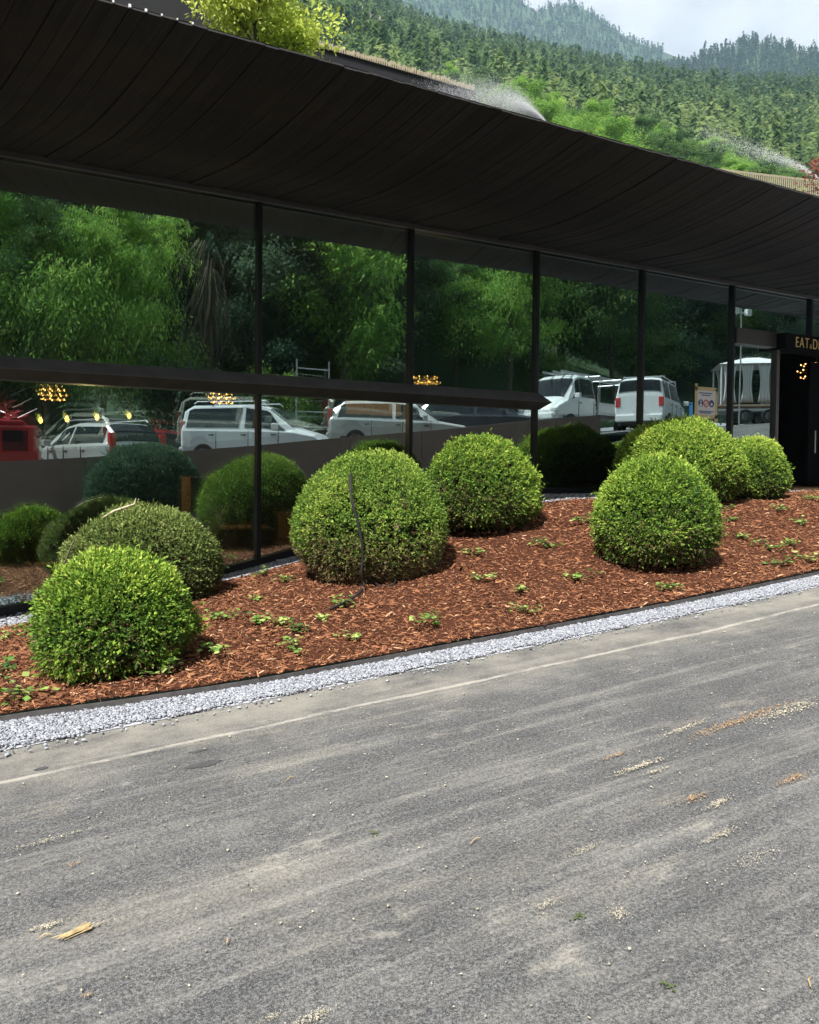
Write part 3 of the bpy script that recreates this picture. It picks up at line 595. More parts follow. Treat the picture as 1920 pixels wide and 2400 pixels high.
# black hose on the centre bush
b3.location.z -= .10
c0 = np.array([3.83, -1.80, float(ground(3.83, -1.80))-.04]); vd = np.array([-.4876, -.8731, 0]); rd = np.array([.8731, -.4876, 0])
def hp(a, o_, z): return tuple(c0+rd*a+vd*o_+np.array([0, 0, z]))
pts = [hp(-.17, .54, 1.06), hp(-.162, .70, 1.03), hp(-.15, .82, .92), hp(-.13, .87, .78), hp(-.08, .885, .61), hp(-.04, .885, .42), hp(-.03, .865, .26), hp(-.04, .855, .12)]
for px, py in ((852, 1385), (835, 1408), (810, 1424), (775, 1440)):
    P = hit(px, py); pts.append((P[0], P[1], P[2]+.05))
def catmull(p, m=6):
    p = [Vector(q) for q in p]; out = []
    for i in range(len(p)-1):
        a, b, c, d = p[max(i-1, 0)], p[i], p[i+1], p[min(i+2, len(p)-1)]
        for k in range(m):
            t_ = k/m; out.append(.5*((2*b)+(c-a)*t_+(2*a-5*b+4*c-d)*t_*t_+(3*b-a-3*c+d)*t_**3))
    return out+[p[-1]]
tag(MB().tube(catmull(pts), .0125, 8).build('garden_hose', M['hose'], None, True), 'black hose hanging down the big centre bush onto the bark', 'hose')
tag(MB().tube(catmull([hp(.04, .50, .10), hp(.08, .66, .0), hp(.18, .74, -.02), hp(.27, .70, .0), hp(.30, .52, .1)]), .006, 6).build('thin_hose', M['hose'], None, True), 'thin dark pipe looping on the bark at the foot of the hose bush', 'hose')
# small ivy plants in the bark
def ivy(px, py, s, seed, label, light=.5):
    P = hit(px, py); r = np.random.default_rng(seed); t = empty('ground_cover_plant', P, label, 'plant', 'young ground cover plants in the bark'); mb = MB(); LP, LA, LN, LL, LT = [], [], [], [], []
    for q in range(4+int(s*8)):
        a = r.uniform(0, 6.28); l = s*r.uniform(.5, 1.2); u = np.array([math.cos(a), math.sin(a), 0]); cu = r.uniform(-.4, .4)
        pts = []
        for k in range(5):
            f = k/4; dd = u*l*f+np.array([-u[1], u[0], 0])*cu*l*f*f; pts.append((dd[0], dd[1], .015+.45*l*math.sin(f*2.3)*r.uniform(.6, 1.1)))
        mb.tube(pts, [.003]*5, 4, False)
        for k in range(1, 5):
            for j in range(2):
                LP.append(np.array(pts[k])+r.normal(0, .012, 3)); b = r.uniform(0, 6.28); LA.append([math.cos(b), math.sin(b), r.uniform(-.2, .6)]); LN.append([r.normal(0, .35), r.normal(0, .35), 1]); LL.append(r.uniform(.035, .065)*(.75+s)); LT.append(np.clip(light+r.normal(0, .22), 0, 1))
    mb.build('stems', M['twig'], t); LL = np.array(LL); V, Fc = leaf_arrays(np.array(LP), np.array(LA), np.array(LN), LL, LL*.85); link('leaves', mesh_np('leaves', V, Fc, LT), M['ivy'], t)
IV = [(60, 1640, .26, 'large leaved plant by the steel edging at the left frame edge', .7), (12, 1500, .16, 'small plant at the left frame edge behind the loose bush', .6), (14, 1575, .13, 'dark plant at the left frame edge above the big leaved one', .3),
 (390, 1592, .2, 'trailing ivy creeping out at the right foot of the loose left bush', .65), (512, 1538, .17, 'bright green plant just right of the loose left bush', .6), (526, 1455, .16, 'pale plant in front of the dull bush shadow', .35),
 (597, 1412, .10, 'bright seedling in the shadow edge of the dull bush', .75), (600, 1462, .14, 'left plant of the trio between left bushes and hose', .6), (648, 1468, .14, 'middle plant of the trio left of the hose end', .8), (702, 1482, .13, 'bluish plant of the trio left of the hose end', .2),
 (690, 1535, .17, 'double plant close to the steel edging below the hose end', .6), (620, 1352, .18, 'ivy patch by the grey stones left of the hose bush', .45), (668, 1365, .13, 'small ivy between the ivy patch and the hose bush', .55), (760, 1455, .07, 'tiny seedling beside the hose end', .85),
 (830, 1500, .10, 'lone bright sprout between hose and steel edging', .8), (808, 1422, .12, 'dry yellowish plant inside the bend of the hose', .55), (1030, 1468, .2, 'tall climbing ivy plant in the middle of the bark', .5), (1222, 1388, .11, 'light green rosette in the open bark', .85),
 (1238, 1440, .15, 'yellow green sprig near the stone strip left of the front right bush', .8), (1132, 1362, .12, 'pale flat sprig right of the hose bush shadow', .8), (1112, 1302, .14, 'sprig behind the hose bush shadow', .6), (1295, 1290, .24, 'tallest bluish ivy between the two middle bushes', .35),
 (1352, 1360, .20, 'low creeping plant left of the front right bush', .6), (1370, 1228, .16, 'straggly sprig up the slope beside the front right bush', .7), (1565, 1385, .12, 'small plant at the foot of the front right bush', .5), (1732, 1265, .14, 'plant right of the front right bush', .55), (1722, 1225, .12, 'dark plant in the shadow of the widest bush', .3),
 (1818, 1200, .17, 'flowering pale plant below the small bush by the entrance', .75), (1905, 1175, .2, 'bluish plant by the entrance at the right frame edge', .5), (1880, 1232, .15, 'plant at the right frame edge above the creeping ivy', .65), (1805, 1290, .17, 'leafy plant in the bark at the right, middle of three', .5),
 (1855, 1278, .13, 'leafy plant in the bark at the right, next to the middle one', .6), (1825, 1330, .17, 'dark creeping ivy near the stone strip at the right', .35), (1895, 1318, .2, 'trailing pale ivy reaching the right frame edge', .8), (1700, 1195, .1, 'tiny sprig under the widest bush', .6)]
for i, a in enumerate(IV): ivy(a[0], a[1], a[2]*1.05, 900+i, a[3], a[4])

# ------------------------------------------------------------------ debris on the asphalt
def smear(name, px, py, lx, ly, n, size, mat, label, seed, cat='dirt', rot=0.0):
    P = hit(px, py); r = np.random.default_rng(seed); q = r.normal(0, .42, (n, 2))*np.array([lx, ly]); ca, sa = math.cos(rot), math.sin(rot)
    x = P[0]+q[:, 0]*ca-q[:, 1]*sa; y = P[1]+q[:, 0]*sa+q[:, 1]*ca
    V, Fc, T = pebbles(n, np.stack([x, y, G(x)+.012], -1), size, seed, .35); tag(link(name, mesh_np(name, V, Fc, T), mat), label, cat, 'dirt smears on the asphalt', 'stuff')
SM = [(1740, 1690, .55, .05, 420, .012, 'grit_orange', 'long orange and cream dirt smear at the right of the road'), (1850, 1668, .35, .07, 260, .014, 'grit', 'cream dirt patch at the far right end of the long smear'), (1600, 1712, .28, .03, 150, .011, 'grit', 'thin cream streak left of the long orange smear'),
 (1500, 1800, .22, .03, 150, .012, 'grit', 'cream streak left of centre right on the road'), (1445, 1775, .1, .02, 60, .010, 'grit_orange', 'short orange streak above a cream streak'), (1855, 1832, .12, .03, 110, .011, 'grit_orange', 'orange crumbly patch near the right frame edge'), (1630, 1875, .12, .03, 90, .010, 'grit_orange', 'orange smear below the cream streak'),
 (1685, 1888, .1, .025, 90, .011, 'grit', 'cream smear beside the lower orange smear'), (115, 2175, .07, .022, 130, .008, 'grit', 'cream sand patch left of the straw bundle'), (215, 2178, .08, .02, 90, .007, 'grit', 'cream sand smear right of the straw bundle'), (1450, 2148, .05, .04, 120, .007, 'grit', 'cream sand heap in the lower right of the road'),
 (1280, 2128, .07, .03, 100, .006, 'grit', 'pale sand smear in the lower middle of the road'), (1690, 1962, .14, .025, 120, .008, 'grit', 'pale smear at the right below the orange patches'), (1370, 1998, .10, .025, 100, .007, 'grit', 'pale smear in the middle right of the road'), (730, 2395, .09, .03, 160, .007, 'grit', 'cream sand patch at the bottom frame edge'), (640, 2392, .035, .015, 50, .006, 'grit', 'small cream patch at the bottom frame edge'),
 (130, 1970, .25, .03, 140, .008, 'grit', 'pale sand streak at the left of the road'), (170, 2032, .05, .03, 50, .006, 'grit_orange', 'faint orange patch at the left of the road'), (1765, 2020, .15, .04, 130, .007, 'grit', 'wide pale dust smear at the right'), (1540, 1812, .1, .02, 50, .010, 'grit', 'cream crumbs beside the cream streak'),
 (205, 2340, .02, .012, 40, .005, 'grit_orange', 'small orange stain near the lower left corner')]
for i, a in enumerate(SM): smear('dirt_smear', a[0], a[1], a[2], a[3], int(a[4]*1.7), a[5]*.42, M[a[6]], a[7], 500+i, rot=.06)
n = 1500; r_ = np.random.default_rng(55); xs = -2+10*r_.random(n)**1.3; ys = -8.3+3.2*r_.random(n); V, Fc, T = pebbles(n, np.stack([xs, ys, G(xs)+.009], -1), .0062, 56, .6)
tag(link('scattered_grit', mesh_np('scattered_grit', V, Fc, T), M['grit']), 'fine pale grit scattered over the asphalt', 'grit', kind='stuff')
P = hit(185, 2188); r_ = random.Random(8); mb = MB()
for k in range(26):
    a = r_.gauss(.35, .16); l = r_.uniform(.05, .12); mb.tube([(P[0]+.03+r_.gauss(0, .006), P[1]+r_.gauss(0, .008), G(P[0])+.012+r_.random()*.012), (P[0]+.03-l*math.cos(a)+.2*l*r_.gauss(0, .3), P[1]-l*math.sin(a)*.6, G(P[0])+.012)], [.0022, .0012], 4)
tag(mb.build('straw_bundle', M['straw']), 'small bundle of dry straw lying on the asphalt', 'straw')
for i, (px, py, l, a) in enumerate(((105, 2202, .04, .2), (1115, 1976, .07, .35), (535, 2215, .025, .9), (1900, 2310, .05, .6), (680, 1830, .06, .5))):
    P = hit(px, py); tag(MB().tube([(P[0]-l*math.cos(a)/2, P[1]-l*math.sin(a)/2, G(P[0])+.01), (P[0], P[1]+.006, G(P[0])+.015), (P[0]+l*math.cos(a)/2, P[1]+l*math.sin(a)/2, G(P[0])+.01)], [.002, .0026, .0015], 4).build('twig', M['straw']), ['short curved straw beside the straw bundle', 'dry twig lying in the middle of the road', 'bent straw piece below the road centre', 'dry twig near the lower right corner', 'thin straw far up the road'][i], 'twig', 'dry twigs on the road')
for i, (px, py, l, w_) in enumerate(((478, 1792, .085, .022), (97, 1803, .035, .014), (465, 1762, .05, .01))):
    P = hit(px, py); r2 = random.Random(i); mb = MB(); n = 18; ring = [(P[0]+l*(1+.2*r2.uniform(-1, 1))*math.cos(k/n*6.283), P[1]+w_*1.6*(1+.3*r2.uniform(-1, 1))*math.sin(k/n*6.283)) for k in range(n)]
    mb.add([(x, y, G(x)+.003) for x, y in ring], [tuple(range(n))]); tag(mb.build('oil_stain', M['oil']), ['largest dark oil spot on the road below the dust line', 'small dark oil spot at the left of the road', 'thin dark streak above the largest oil spot'][i], 'stain', 'oil spots on the road')
for i, (px, py) in enumerate(((1355, 2153), (1565, 2318), (880, 1958))):
    P = hit(px, py); r = np.random.default_rng(i); k = 14; V, Fc = leaf_arrays(np.array([P[0], P[1], G(P[0])+.01])+r.normal(0, .012, (k, 3))*np.array([1, 1, .3]), r.normal(size=(k, 3))*np.array([1, 1, .3]), np.tile([0, 0, 1.0], (k, 1)), np.full(k, .013), np.full(k, .008))
    tag(link('moss_tuft', mesh_np('moss_tuft', V, Fc, np.full(k, .35)), M['yew_dull']), ['green moss crumb in the lower middle of the road', 'green moss crumb near the lower right corner', 'green moss crumb further up the road'][i], 'moss', 'moss crumbs on the road')

# ------------------------------------------------------------------ across the road: retaining wall, vehicles, tent
t = empty('retaining_wall', (5, -12.1, -.2), 'long brown rendered wall along the far side of the road, mirrored in the glass', 'wall')
WT = pchip([-40, 1.8, 7.2, 19.3], [-2.2, .17, .64, 2.01])
xs = np.linspace(-14, 19.6, 15)
for a, b in zip(xs[:-1], xs[1:]):
    a2, b2_ = a+.008, b-.008; za, zb, ga, gb = float(WT(a)), float(WT(b)), float(G(a))-.3, float(G(b))-.3
    mb = MB(); mb.add([(a2, -12.25, ga), (b2_, -12.25, gb), (b2_, -12, gb), (a2, -12, ga), (a2, -12.25, za), (b2_, -12.25, zb), (b2_, -12, zb), (a2, -12, za)], [(0, 3, 2, 1), (4, 5, 6, 7), (0, 1, 5, 4), (1, 2, 6, 5), (2, 3, 7, 6), (3, 0, 4, 7)])
    o = mb.build('wall_panel', M['wall']); o.parent = t; o.matrix_parent_inverse = Matrix.Translation((-5, 12.1, .2))
def wheel(t, x, y, r):
    c = MB().lathe([(r*.62, -.1), (r*.95, -.105), (r, -.07), (r, .07), (r*.95, .105), (r*.62, .1)], 20, (x, y, r), 'y').build('wheel', M['rubber'], t)
    mb = MB().lathe([(r*.6, -.085), (r*.64, -.1), (r*.6, .1)], 18, (x, y, r), 'y'); mb.build('rim', M['rim'], c)
def car(name, label, cat, loc, head, st, paint, wind, side, rear, wheels, wr=.33, extra=None, rail=False, lampz=.75, group=None):
    """body lofted through stations (x, z_bottom, z_belt, z_top, half width at belt, half width of roof)"""
    t = empty(name, loc, label, cat, group, head); P = []
    for (x, zb, zl, zt, wb, wt) in st:
        h = [(wb*.90, zb), (wb*.99, zb+(zl-zb)*.35), (wb, zl-.04), (wb*.985, zl), (wt, zt-.07), (wt*.86, zt-.015), (wt*.45, zt+.012)]
        P.append([(x, y, z) for y, z in h]+[(x, -y, z) for y, z in h[::-1]])
    k = len(P[0]); vs = [v for s in P for v in s]; fs = []
    for i in range(len(P)-1):
        for j in range(k-1): fs.append((i*k+j, (i+1)*k+j, (i+1)*k+j+1, i*k+j+1))
        fs.append((i*k+k-1, (i+1)*k+k-1, (i+1)*k, i*k))
    fs += [tuple(range(k)), tuple((len(P)-1)*k+j for j in range(k))[::-1]]
    body = MB().add(vs, fs).build('body', M[paint], t); m = body.modifiers.new('bevel', 'BEVEL'); m.width = .03; m.segments = 2; m.angle_limit = .5
    Pn = np.array(P)
    def pt(fi, j0, j1, fj):
        i = min(int(fi), len(P)-2); f = fi-i; a = Pn[i]*(1-f)+Pn[i+1]*f
        if (j0, j1) == (4, 9): q = 4+5*fj; k_ = min(int(q), 8); return a[k_]*(1-q+k_)+a[k_+1]*(q-k_)
        return a[j0]*(1-fj)+a[j1]*fj
    def patch(nm, f0, f1, j0, j1, e0, e1, off, parent=t):
        g0, g1 = (f0 if hasattr(f0, '__len__') else (f0, f0)), (f1 if hasattr(f1, '__len__') else (f1, f1)); mb = MB(); n = 7; q = []; nb_ = 13 if (j0, j1) == (4, 9) else 3
        for a in range(n):
            for b in range(nb_):
                fb = e0+(e1-e0)*b/(nb_-1); fi0 = g0[0]+(g0[1]-g0[0])*b/(nb_-1); fi1 = g1[0]+(g1[1]-g1[0])*b/(nb_-1)
                q.append(pt(fi0+(fi1-fi0)*a/(n-1), j0, j1, fb)+np.array(off))
        mb.add(q, [(a*nb_+b, (a+1)*nb_+b, (a+1)*nb_+b+1, a*nb_+b+1) for a in range(n-1) for b in range(nb_-1)]); o = mb.build(nm, M['car_glass'], parent)
        s = o.modifiers.new('solid', 'SOLIDIFY'); s.thickness = .012; s.offset = 0; return o
    for (f0, f1) in side:
        patch('side_window', f0, f1, 3, 4, .10, .92, (0, .006, 0)); patch('side_window', f0, f1, 10, 9, .10, .92, (0, -.006, 0))
    patch('windscreen', wind[0], wind[1], 4, 9, .06, .94, (.008, 0, .012)); patch('rear_window', rear[0], rear[1], 4, 9, .08, .92, (-.012, 0, .008))
    for x in wheels:
        for s in (-1, 1): wheel(t, x, s*(st[len(st)//2][4]-.08), wr)
    for s in (-1, 1):                                                     # door gaps and handles
        wb_, zb_, zl_ = st[3][4], st[3][1], st[3][2]
        for x in ((-.95, .05, 1.0) if name != 'truck' else (-.35, .75)):
            MB().box(x-.008, x+.008, s*wb_-.012, s*wb_+.004, zb_+.22, zl_-.02).build('door_gap', M['plastic'], t)
            MB().box(x-.22, x-.06, s*wb_-.01, s*wb_+.025, zl_-.16, zl_-.125).build('door_handle', M['plastic'], t)
        MB().box(st[1][0]+.3, st[-2][0]-.2, s*wb_*.985-.012, s*wb_*.985+.012, zb_+.10, zb_+.20).build('sill_trim', M['plastic'], t)
    fx, rx = st[-1][0], st[0][0]; wf, wr_ = st[-1][4], st[0][4]
    for s in (-1, 1):
        bevel(MB().box(fx-.16, fx+.012, s*wf*.9-.16, s*wf*.9+.12, lampz-.09, lampz+.05).build('headlight', M['lamp_glass'], t), .03)
        bevel(MB().box(rx-.02, rx+.14, s*wr_*.9-.09, s*wr_*.9+.09, lampz, lampz+(.6 if name != 'van' else .35)).build('tail_light', M['red_lamp'], t), .02)
        xm = pt(wind[0]+.3 if wind[0] < wind[1] else wind[1], 3, 4, .2)[0]
        bevel(MB().box(xm-.05, xm+.1, s*(st[len(st)//2][4]+.03), s*(st[len(st)//2][4]+.24) if s > 0 else s*(st[len(st)//2][4]+.03)-.21*0, st[len(st)//2][2]+.02, st[len(st)//2][2]+.2).build('wing_mirror', M[paint], t), .02) if s > 0 else bevel(MB().box(xm-.05, xm+.1, -(st[len(st)//2][4]+.24), -(st[len(st)//2][4]+.03), st[len(st)//2][2]+.02, st[len(st)//2][2]+.2).build('wing_mirror', M[paint], t), .02)
    bevel(MB().box(fx-.25, fx+.06, -wf*.92, wf*.92, st[-1][1]-.08, st[-1][1]+.16).build('front_bumper', M['plastic'] if paint != 'white_paint' else M[paint], t), .04)
    bevel(MB().box(rx-.07, rx+.2, -wr_*.98, wr_*.98, st[0][1]-.12, st[0][1]+.14).build('rear_bumper', M[paint], t), .04)
    MB().box(rx-.085, rx-.06, -.26, .26, st[0][1]+.2, st[0][1]+.31).build('number_plate', M['plate'], t)
    MB().box(fx+.05, fx+.07, -.26, .26, st[-1][1], st[-1][1]+.11).build('number_plate', M['plate'], t)
    MB().box(rx+.25, fx-.25, -st[3][4]*.88, st[3][4]*.88, .17, .36).build('underbody', M['plastic'], t)
    if rail:
        for s in (-1, 1):
            zt = st[3][3]; MB().tube([(st[2][0], s*st[3][5]*.9, zt), (st[2][0]+.1, s*st[3][5]*.9, zt+.07), (st[-4][0]-.1, s*st[3][5]*.9, zt+.07), (st[-4][0], s*st[3][5]*.9, zt)], .018, 6).build('roof_rail', M['metal'], t)
        for x in (st[2][0]+.5, st[-4][0]-.5): MB().box(x-.03, x+.03, -st[3][5], st[3][5], st[3][3]+.07, st[3][3]+.11).build('roof_bar', M['metal'], t)
    return t
ESTATE = [(-2.36, .42, .95, 1.0, .84, .78), (-2.25, .32, 1.0, 1.36, .91, .68), (-1.85, .27, 1.0, 1.60, .94, .66), (-.2, .24, .98, 1.66, .94, .66), (.5, .24, .97, 1.58, .94, .63), (1.3, .24, .95, 1.02, .93, .74), (2.1, .27, .84, .89, .89, .7), (2.38, .42, .68, .72, .80, .62)]
MPV = [(-2.1, .42, 1.05, 1.15, .84, .80), (-2.02, .32, 1.08, 1.68, .90, .74), (-1.75, .27, 1.08, 1.83, .92, .73), (-.1, .25, 1.06, 1.86, .92, .73), (.62, .25, 1.04, 1.74, .92, .68), (1.42, .26, 1.0, 1.12, .90, .75), (2.02, .30, .88, .95, .86, .68), (2.28, .45, .70, .75, .76, .58)]
VAN = [(-2.42, .42, 1.12, 1.25, .90, .86), (-2.36, .35, 1.12, 1.82, .94, .79), (-2.1, .3, 1.12, 1.94, .95, .78), (.7, .3, 1.12, 1.95, .95, .78), (1.1, .3, 1.1, 1.82, .95, .74), (1.85, .3, 1.05, 1.14, .93, .78), (2.3, .35, .90, .95, .88, .7), (2.45, .45, .7, .74, .8, .6)]
CAB = [(-.55, .5, 1.3, 1.5, .95, .88), (-.5, .45, 1.3, 2.15, .98, .82), (-.3, .42, 1.3, 2.25, .99, .82), (.5, .42, 1.3, 2.26, .99, .82), (.75, .42, 1.3, 2.15, .99, .80), (1.5, .42, 1.2, 1.30, .97, .80), (2.0, .45, .98, 1.03, .92, .7), (2.15, .55, .8, .84, .84, .6)]
def hd(a, b): return math.atan2(b, a)
A0 = {'wind': (4.06, 4.92), 'rear': (.25, 1.85)}
car('car', 'silver estate car seen from behind over the brown wall', 'car', (3.55, -15.7, float(PARK(3.2))), hd(-.34, -.94), ESTATE, 'silver_paint', (4.06, 4.92), [((1.5, 1.75), (2.95, 2.95)), ((3.05, 3.05), (4.75, 4.1))], (.25, 1.85), (-1.45, 1.45), rail=True, lampz=.72, group='cars parked behind the brown wall')
car('car', 'white high roofed family van with roof bars behind the brown wall', 'van', (8.05, -14.5, float(PARK(7.6))), hd(.78, .62), MPV, 'white_paint', (4.06, 4.92), [((1.4, 1.6), (2.9, 2.95)), ((3.05, 3.05), (4.75, 4.1))], (.2, 1.2), (-1.35, 1.4), rail=True, group='cars parked behind the brown wall')
car('car', 'silver estate car parked right of the white family van', 'car', (13.1, -14.6, float(PARK(12.8))), hd(.86, .5), ESTATE, 'silver_paint', (4.06, 4.92), [((1.5, 1.75), (2.95, 2.95)), ((3.05, 3.05), (4.75, 4.1))], (.25, 1.85), (-1.45, 1.45), lampz=.72, group='cars parked behind the brown wall')
car('car', 'dark estate car parked at the far end of the brown wall', 'car', (16.9, -15.2, float(PARK(16.6))), hd(.75, .65), ESTATE, 'dark_paint', (4.06, 4.92), [((1.5, 1.75), (2.95, 2.95)), ((3.05, 3.05), (4.75, 4.1))], (.25, 1.85), (-1.45, 1.45), lampz=.72, group='cars parked behind the brown wall')
car('car', 'dark red hatchback between the silver estate and the white family van', 'car', (6.3, -18.8, float(PARK(6.3))-.3), hd(1, .1), ESTATE, 'red_paint', (4.06, 4.92), [((1.5, 1.75), (2.95, 2.95)), ((3.05, 3.05), (4.75, 4.1))], (.25, 1.85), (-1.45, 1.45), lampz=.72, group='cars parked behind the brown wall')
car('van', 'white panel van with roof rack seen from behind on the road', 'van', (24.3, -14.2, float(G(23.6))), hd(.84, -.54), VAN, 'white_paint', (4.06, 4.92), [((1.5, 1.6), (2.3, 2.3)), ((2.4, 2.4), (2.95, 2.95)), ((3.05, 3.05), (4.75, 4.1))], (.3, 1.1), (-1.5, 1.5), rail=True, lampz=.85)
t = car('truck', 'white dropside truck with ladders on its rack', 'truck', (21.3, -15.8, float(PARK(21.3))), hd(-.95, .32), CAB, 'white_paint', (4.06, 4.92), [((1.3, 1.4), (3.2, 3.2)), ((3.3, 3.3), (4.7, 4.1))], (.3, 1.1), (1.25,), .36, lampz=.85)
for s in (-1, 1): wheel(t, -2.6, s*.9, .36)
bevel(MB().box(-4.3, -.62, -1.02, 1.02, .78, .86).build('flatbed', M['metal'], t), .01)
for s in (-1, 1): bevel(MB().box(-4.3, -.62, s*1.03-.02, s*1.03+.02, .86, 1.26).build('drop_side', M['metal'], t), .008)
for x in (-4.2, -2.4, -.75):
    MB().tube([(x, -1, .86), (x, -1, 2.3), (x, 1, 2.3), (x, 1, .86)], .03, 6).build('rack_hoop', M['metal'], t)
for y in (-.5, -.15, .3): MB().box(-4.6, 1.2, y-.02, y+.02, 2.33, 2.40).build('ladder_rail', M['metal'], t)
for k in range(14): MB().box(-4.5+k*.4, -4.47+k*.4, -.5, -.15, 2.345, 2.375).build('rung', M['metal'], t)
# red tractor unit loaded with branches
t = empty('red_truck', (.75, -14.9, float(PARK(.75))), 'red box van loaded with cut branches at the left end of the wall', 'truck', None, hd(1, .12))
bevel(MB().box(-2.4, 1.25, -.95, .95, .45, 1.72).build('body', M['red_paint'], t), .06); bevel(MB().box(-2.3, .9, -.9, .9, 1.7, 1.86).build('roof', M['red_paint'], t), .05)
for (a, b) in ((-2.1, -1.5), (-1.35, -.5), (-.3, .25), (.4, 1.0)):
    for s in (-1, 1): MB().box(a, b, s*.96-.01, s*.96+.01, 1.05, 1.58).build('side_window', M['car_glass'], t)
MB().box(1.245, 1.265, -.8, .8, 1.05, 1.58).build('windscreen', M['car_glass'], t); MB().box(-.4, -.2, .955, .975, .6, .95).build('side_marker', M['cut_wood'], t)
for x in (-1.7, .75):
    for s in (-1, 1): wheel(t, x, s*.88, .36)
mb = MB(); r_ = random.Random(5)
for k in range(90):
    a = r_.uniform(-2.2, .8); b = r_.uniform(-.8, .8); mb.tube([(a, b, 1.88+r_.random()*.15), (a+r_.uniform(-.5, .5), b+r_.uniform(-.3, .3), 1.95+r_.random()*.35)], [.02, .008], 4)
tag(mb.build('branch_load', M['red_paint']), 'load of cut reddish branches lying on the red van roof', 'branches', kind='stuff'); o = bpy.data.objects['branch_load']; o.location = t.location; o.rotation_euler = t.rotation_euler
# low trailer with logs, white curtained gazebo, floodlight post, blue bin
t = empty('flatbed_trailer', (33.6, -16.4, float(G(33.6))), 'low flatbed trailer parked beside the white gazebo', 'trailer', None, hd(.75, .66))
bevel(MB().box(-2.6, 2.6, -1.1, 1.1, .55, .68).build('deck', M['metal'], t), .02)
for x in (-.8, .2):
    for s in (-1, 1): wheel(t, x, s*1.15, .33)
MB().tube([(2.6, 0, .58), (3.7, 0, .5)], .05, 8).build('drawbar', M['metal'], t)
r_ = random.Random(6)
for k in range(9):
    o = MB().tube([(-2.3+r_.uniform(-.2, .2), -.9+.22*k, .80), (2.2+r_.uniform(-.4, .3), -.9+.22*k+r_.uniform(-.1, .1), .82)], [.1*r_.uniform(.8, 1.1), .08], 9).build('log', M['log']); o.location = t.location; o.rotation_euler = t.rotation_euler
    tag(o, ordn(k+1)+' log from the near edge on the low flatbed trailer', 'log', 'logs on the trailer')
t = empty('gazebo', (34.6, -17.6, float(G(34.6))+.75), 'white gazebo with hanging white curtains', 'gazebo', None, hd(.75, .66))
for x in (-1.6, 1.6):
    for y in (-1.3, 1.3): MB().tube([(x, y, -.8), (x, y, 2.2)], .04, 8).build('post', M['white_paint'], t)
MB().add([(-1.75, -1.45, 2.15), (1.75, -1.45, 2.15), (1.75, 1.45, 2.15), (-1.75, 1.45, 2.15), (-.3, 0, 2.6), (.3, 0, 2.6)], [(0, 1, 5, 4), (2, 3, 4, 5), (1, 2, 5), (3, 0, 4), (3, 2, 1, 0)]).build('canopy', M['cloth'], t)
for k, (xa, xb_, yy) in enumerate(((-1.55, -.9, 1.32), (-.75, -.15, 1.32), (0, .6, 1.32), (.8, 1.5, 1.32), (-1.5, -.6, -1.32), (.6, 1.5, -1.32))):
    V = []; n = 26
    for i in range(n):
        for j in range(8):
            f = i/(n-1); z = 2.12-j/7*1.85; pin = 1-.45*math.sin(math.pi*j/7)**.8*.8; V.append((xa+(xb_-xa)*(.5+(f-.5)*pin), yy+.05*math.sin(f*22), z))
    o = MB().add(V, [(i*8+j, (i+1)*8+j, (i+1)*8+j+1, i*8+j+1) for i in range(n-1) for j in range(7)]).build('curtain', M['cloth'], t, True)
    s = o.modifiers.new('solid', 'SOLIDIFY'); s.thickness = .006
t = empty('floodlight_post', (31.75, -16.0, float(G(31.7))), 'slim grey post carrying two white floodlights', 'floodlight')
MB().tube([(0, 0, 0), (0, 0, 5.4)], [.035, .03], 10).build('post', M['metal'], t); MB().tube([(-.5, 0, 5.2), (.5, 0, 5.2)], .03, 8).build('crossarm', M['metal'], t)
for x in (-.42, .42):
    h = bevel(MB().box(x-.15, x+.15, -.05, .14, 5.1, 5.38).build('lamp_head', M['white_paint'], t), .03); MB().box(x-.12, x+.12, .141, .15, 5.13, 5.35).build('lens', M['lamp_glass'], h)
t = empty('waste_bin', (28.6, -15.6, float(G(28.6))), 'blue plastic wheeled bin beside the road', 'bin')
bevel(MB().box(-.3, .3, -.3, .3, .08, 1.0).build('container', M['bluebin'], t), .04); bevel(MB().box(-.33, .33, -.34, .34, 1.0, 1.06).build('lid', M['bluebin'], t), .02)
for s in (-1, 1): MB().lathe([(.1, -.03), (.1, .03)], 12, (s*.25, -.28, .1), 'y').build('wheel', M['rubber'], t)
# scaffold ladder by the white van
t = empty('scaffold_frame', (10.9, -17.0, float(PARK(10.9))), 'pale metal scaffold frame standing among the parked cars', 'scaffold')
for x in (-.6, .6): MB().tube([(x, 0, 0), (x, 0, 3.4)], .03, 6).build('upright', M['metal'], t)
for k in range(6): MB().tube([(-.6, 0, .5+.52*k), (.6, 0, .5+.52*k)], .022, 6).build('crossbar', M['metal'], t)

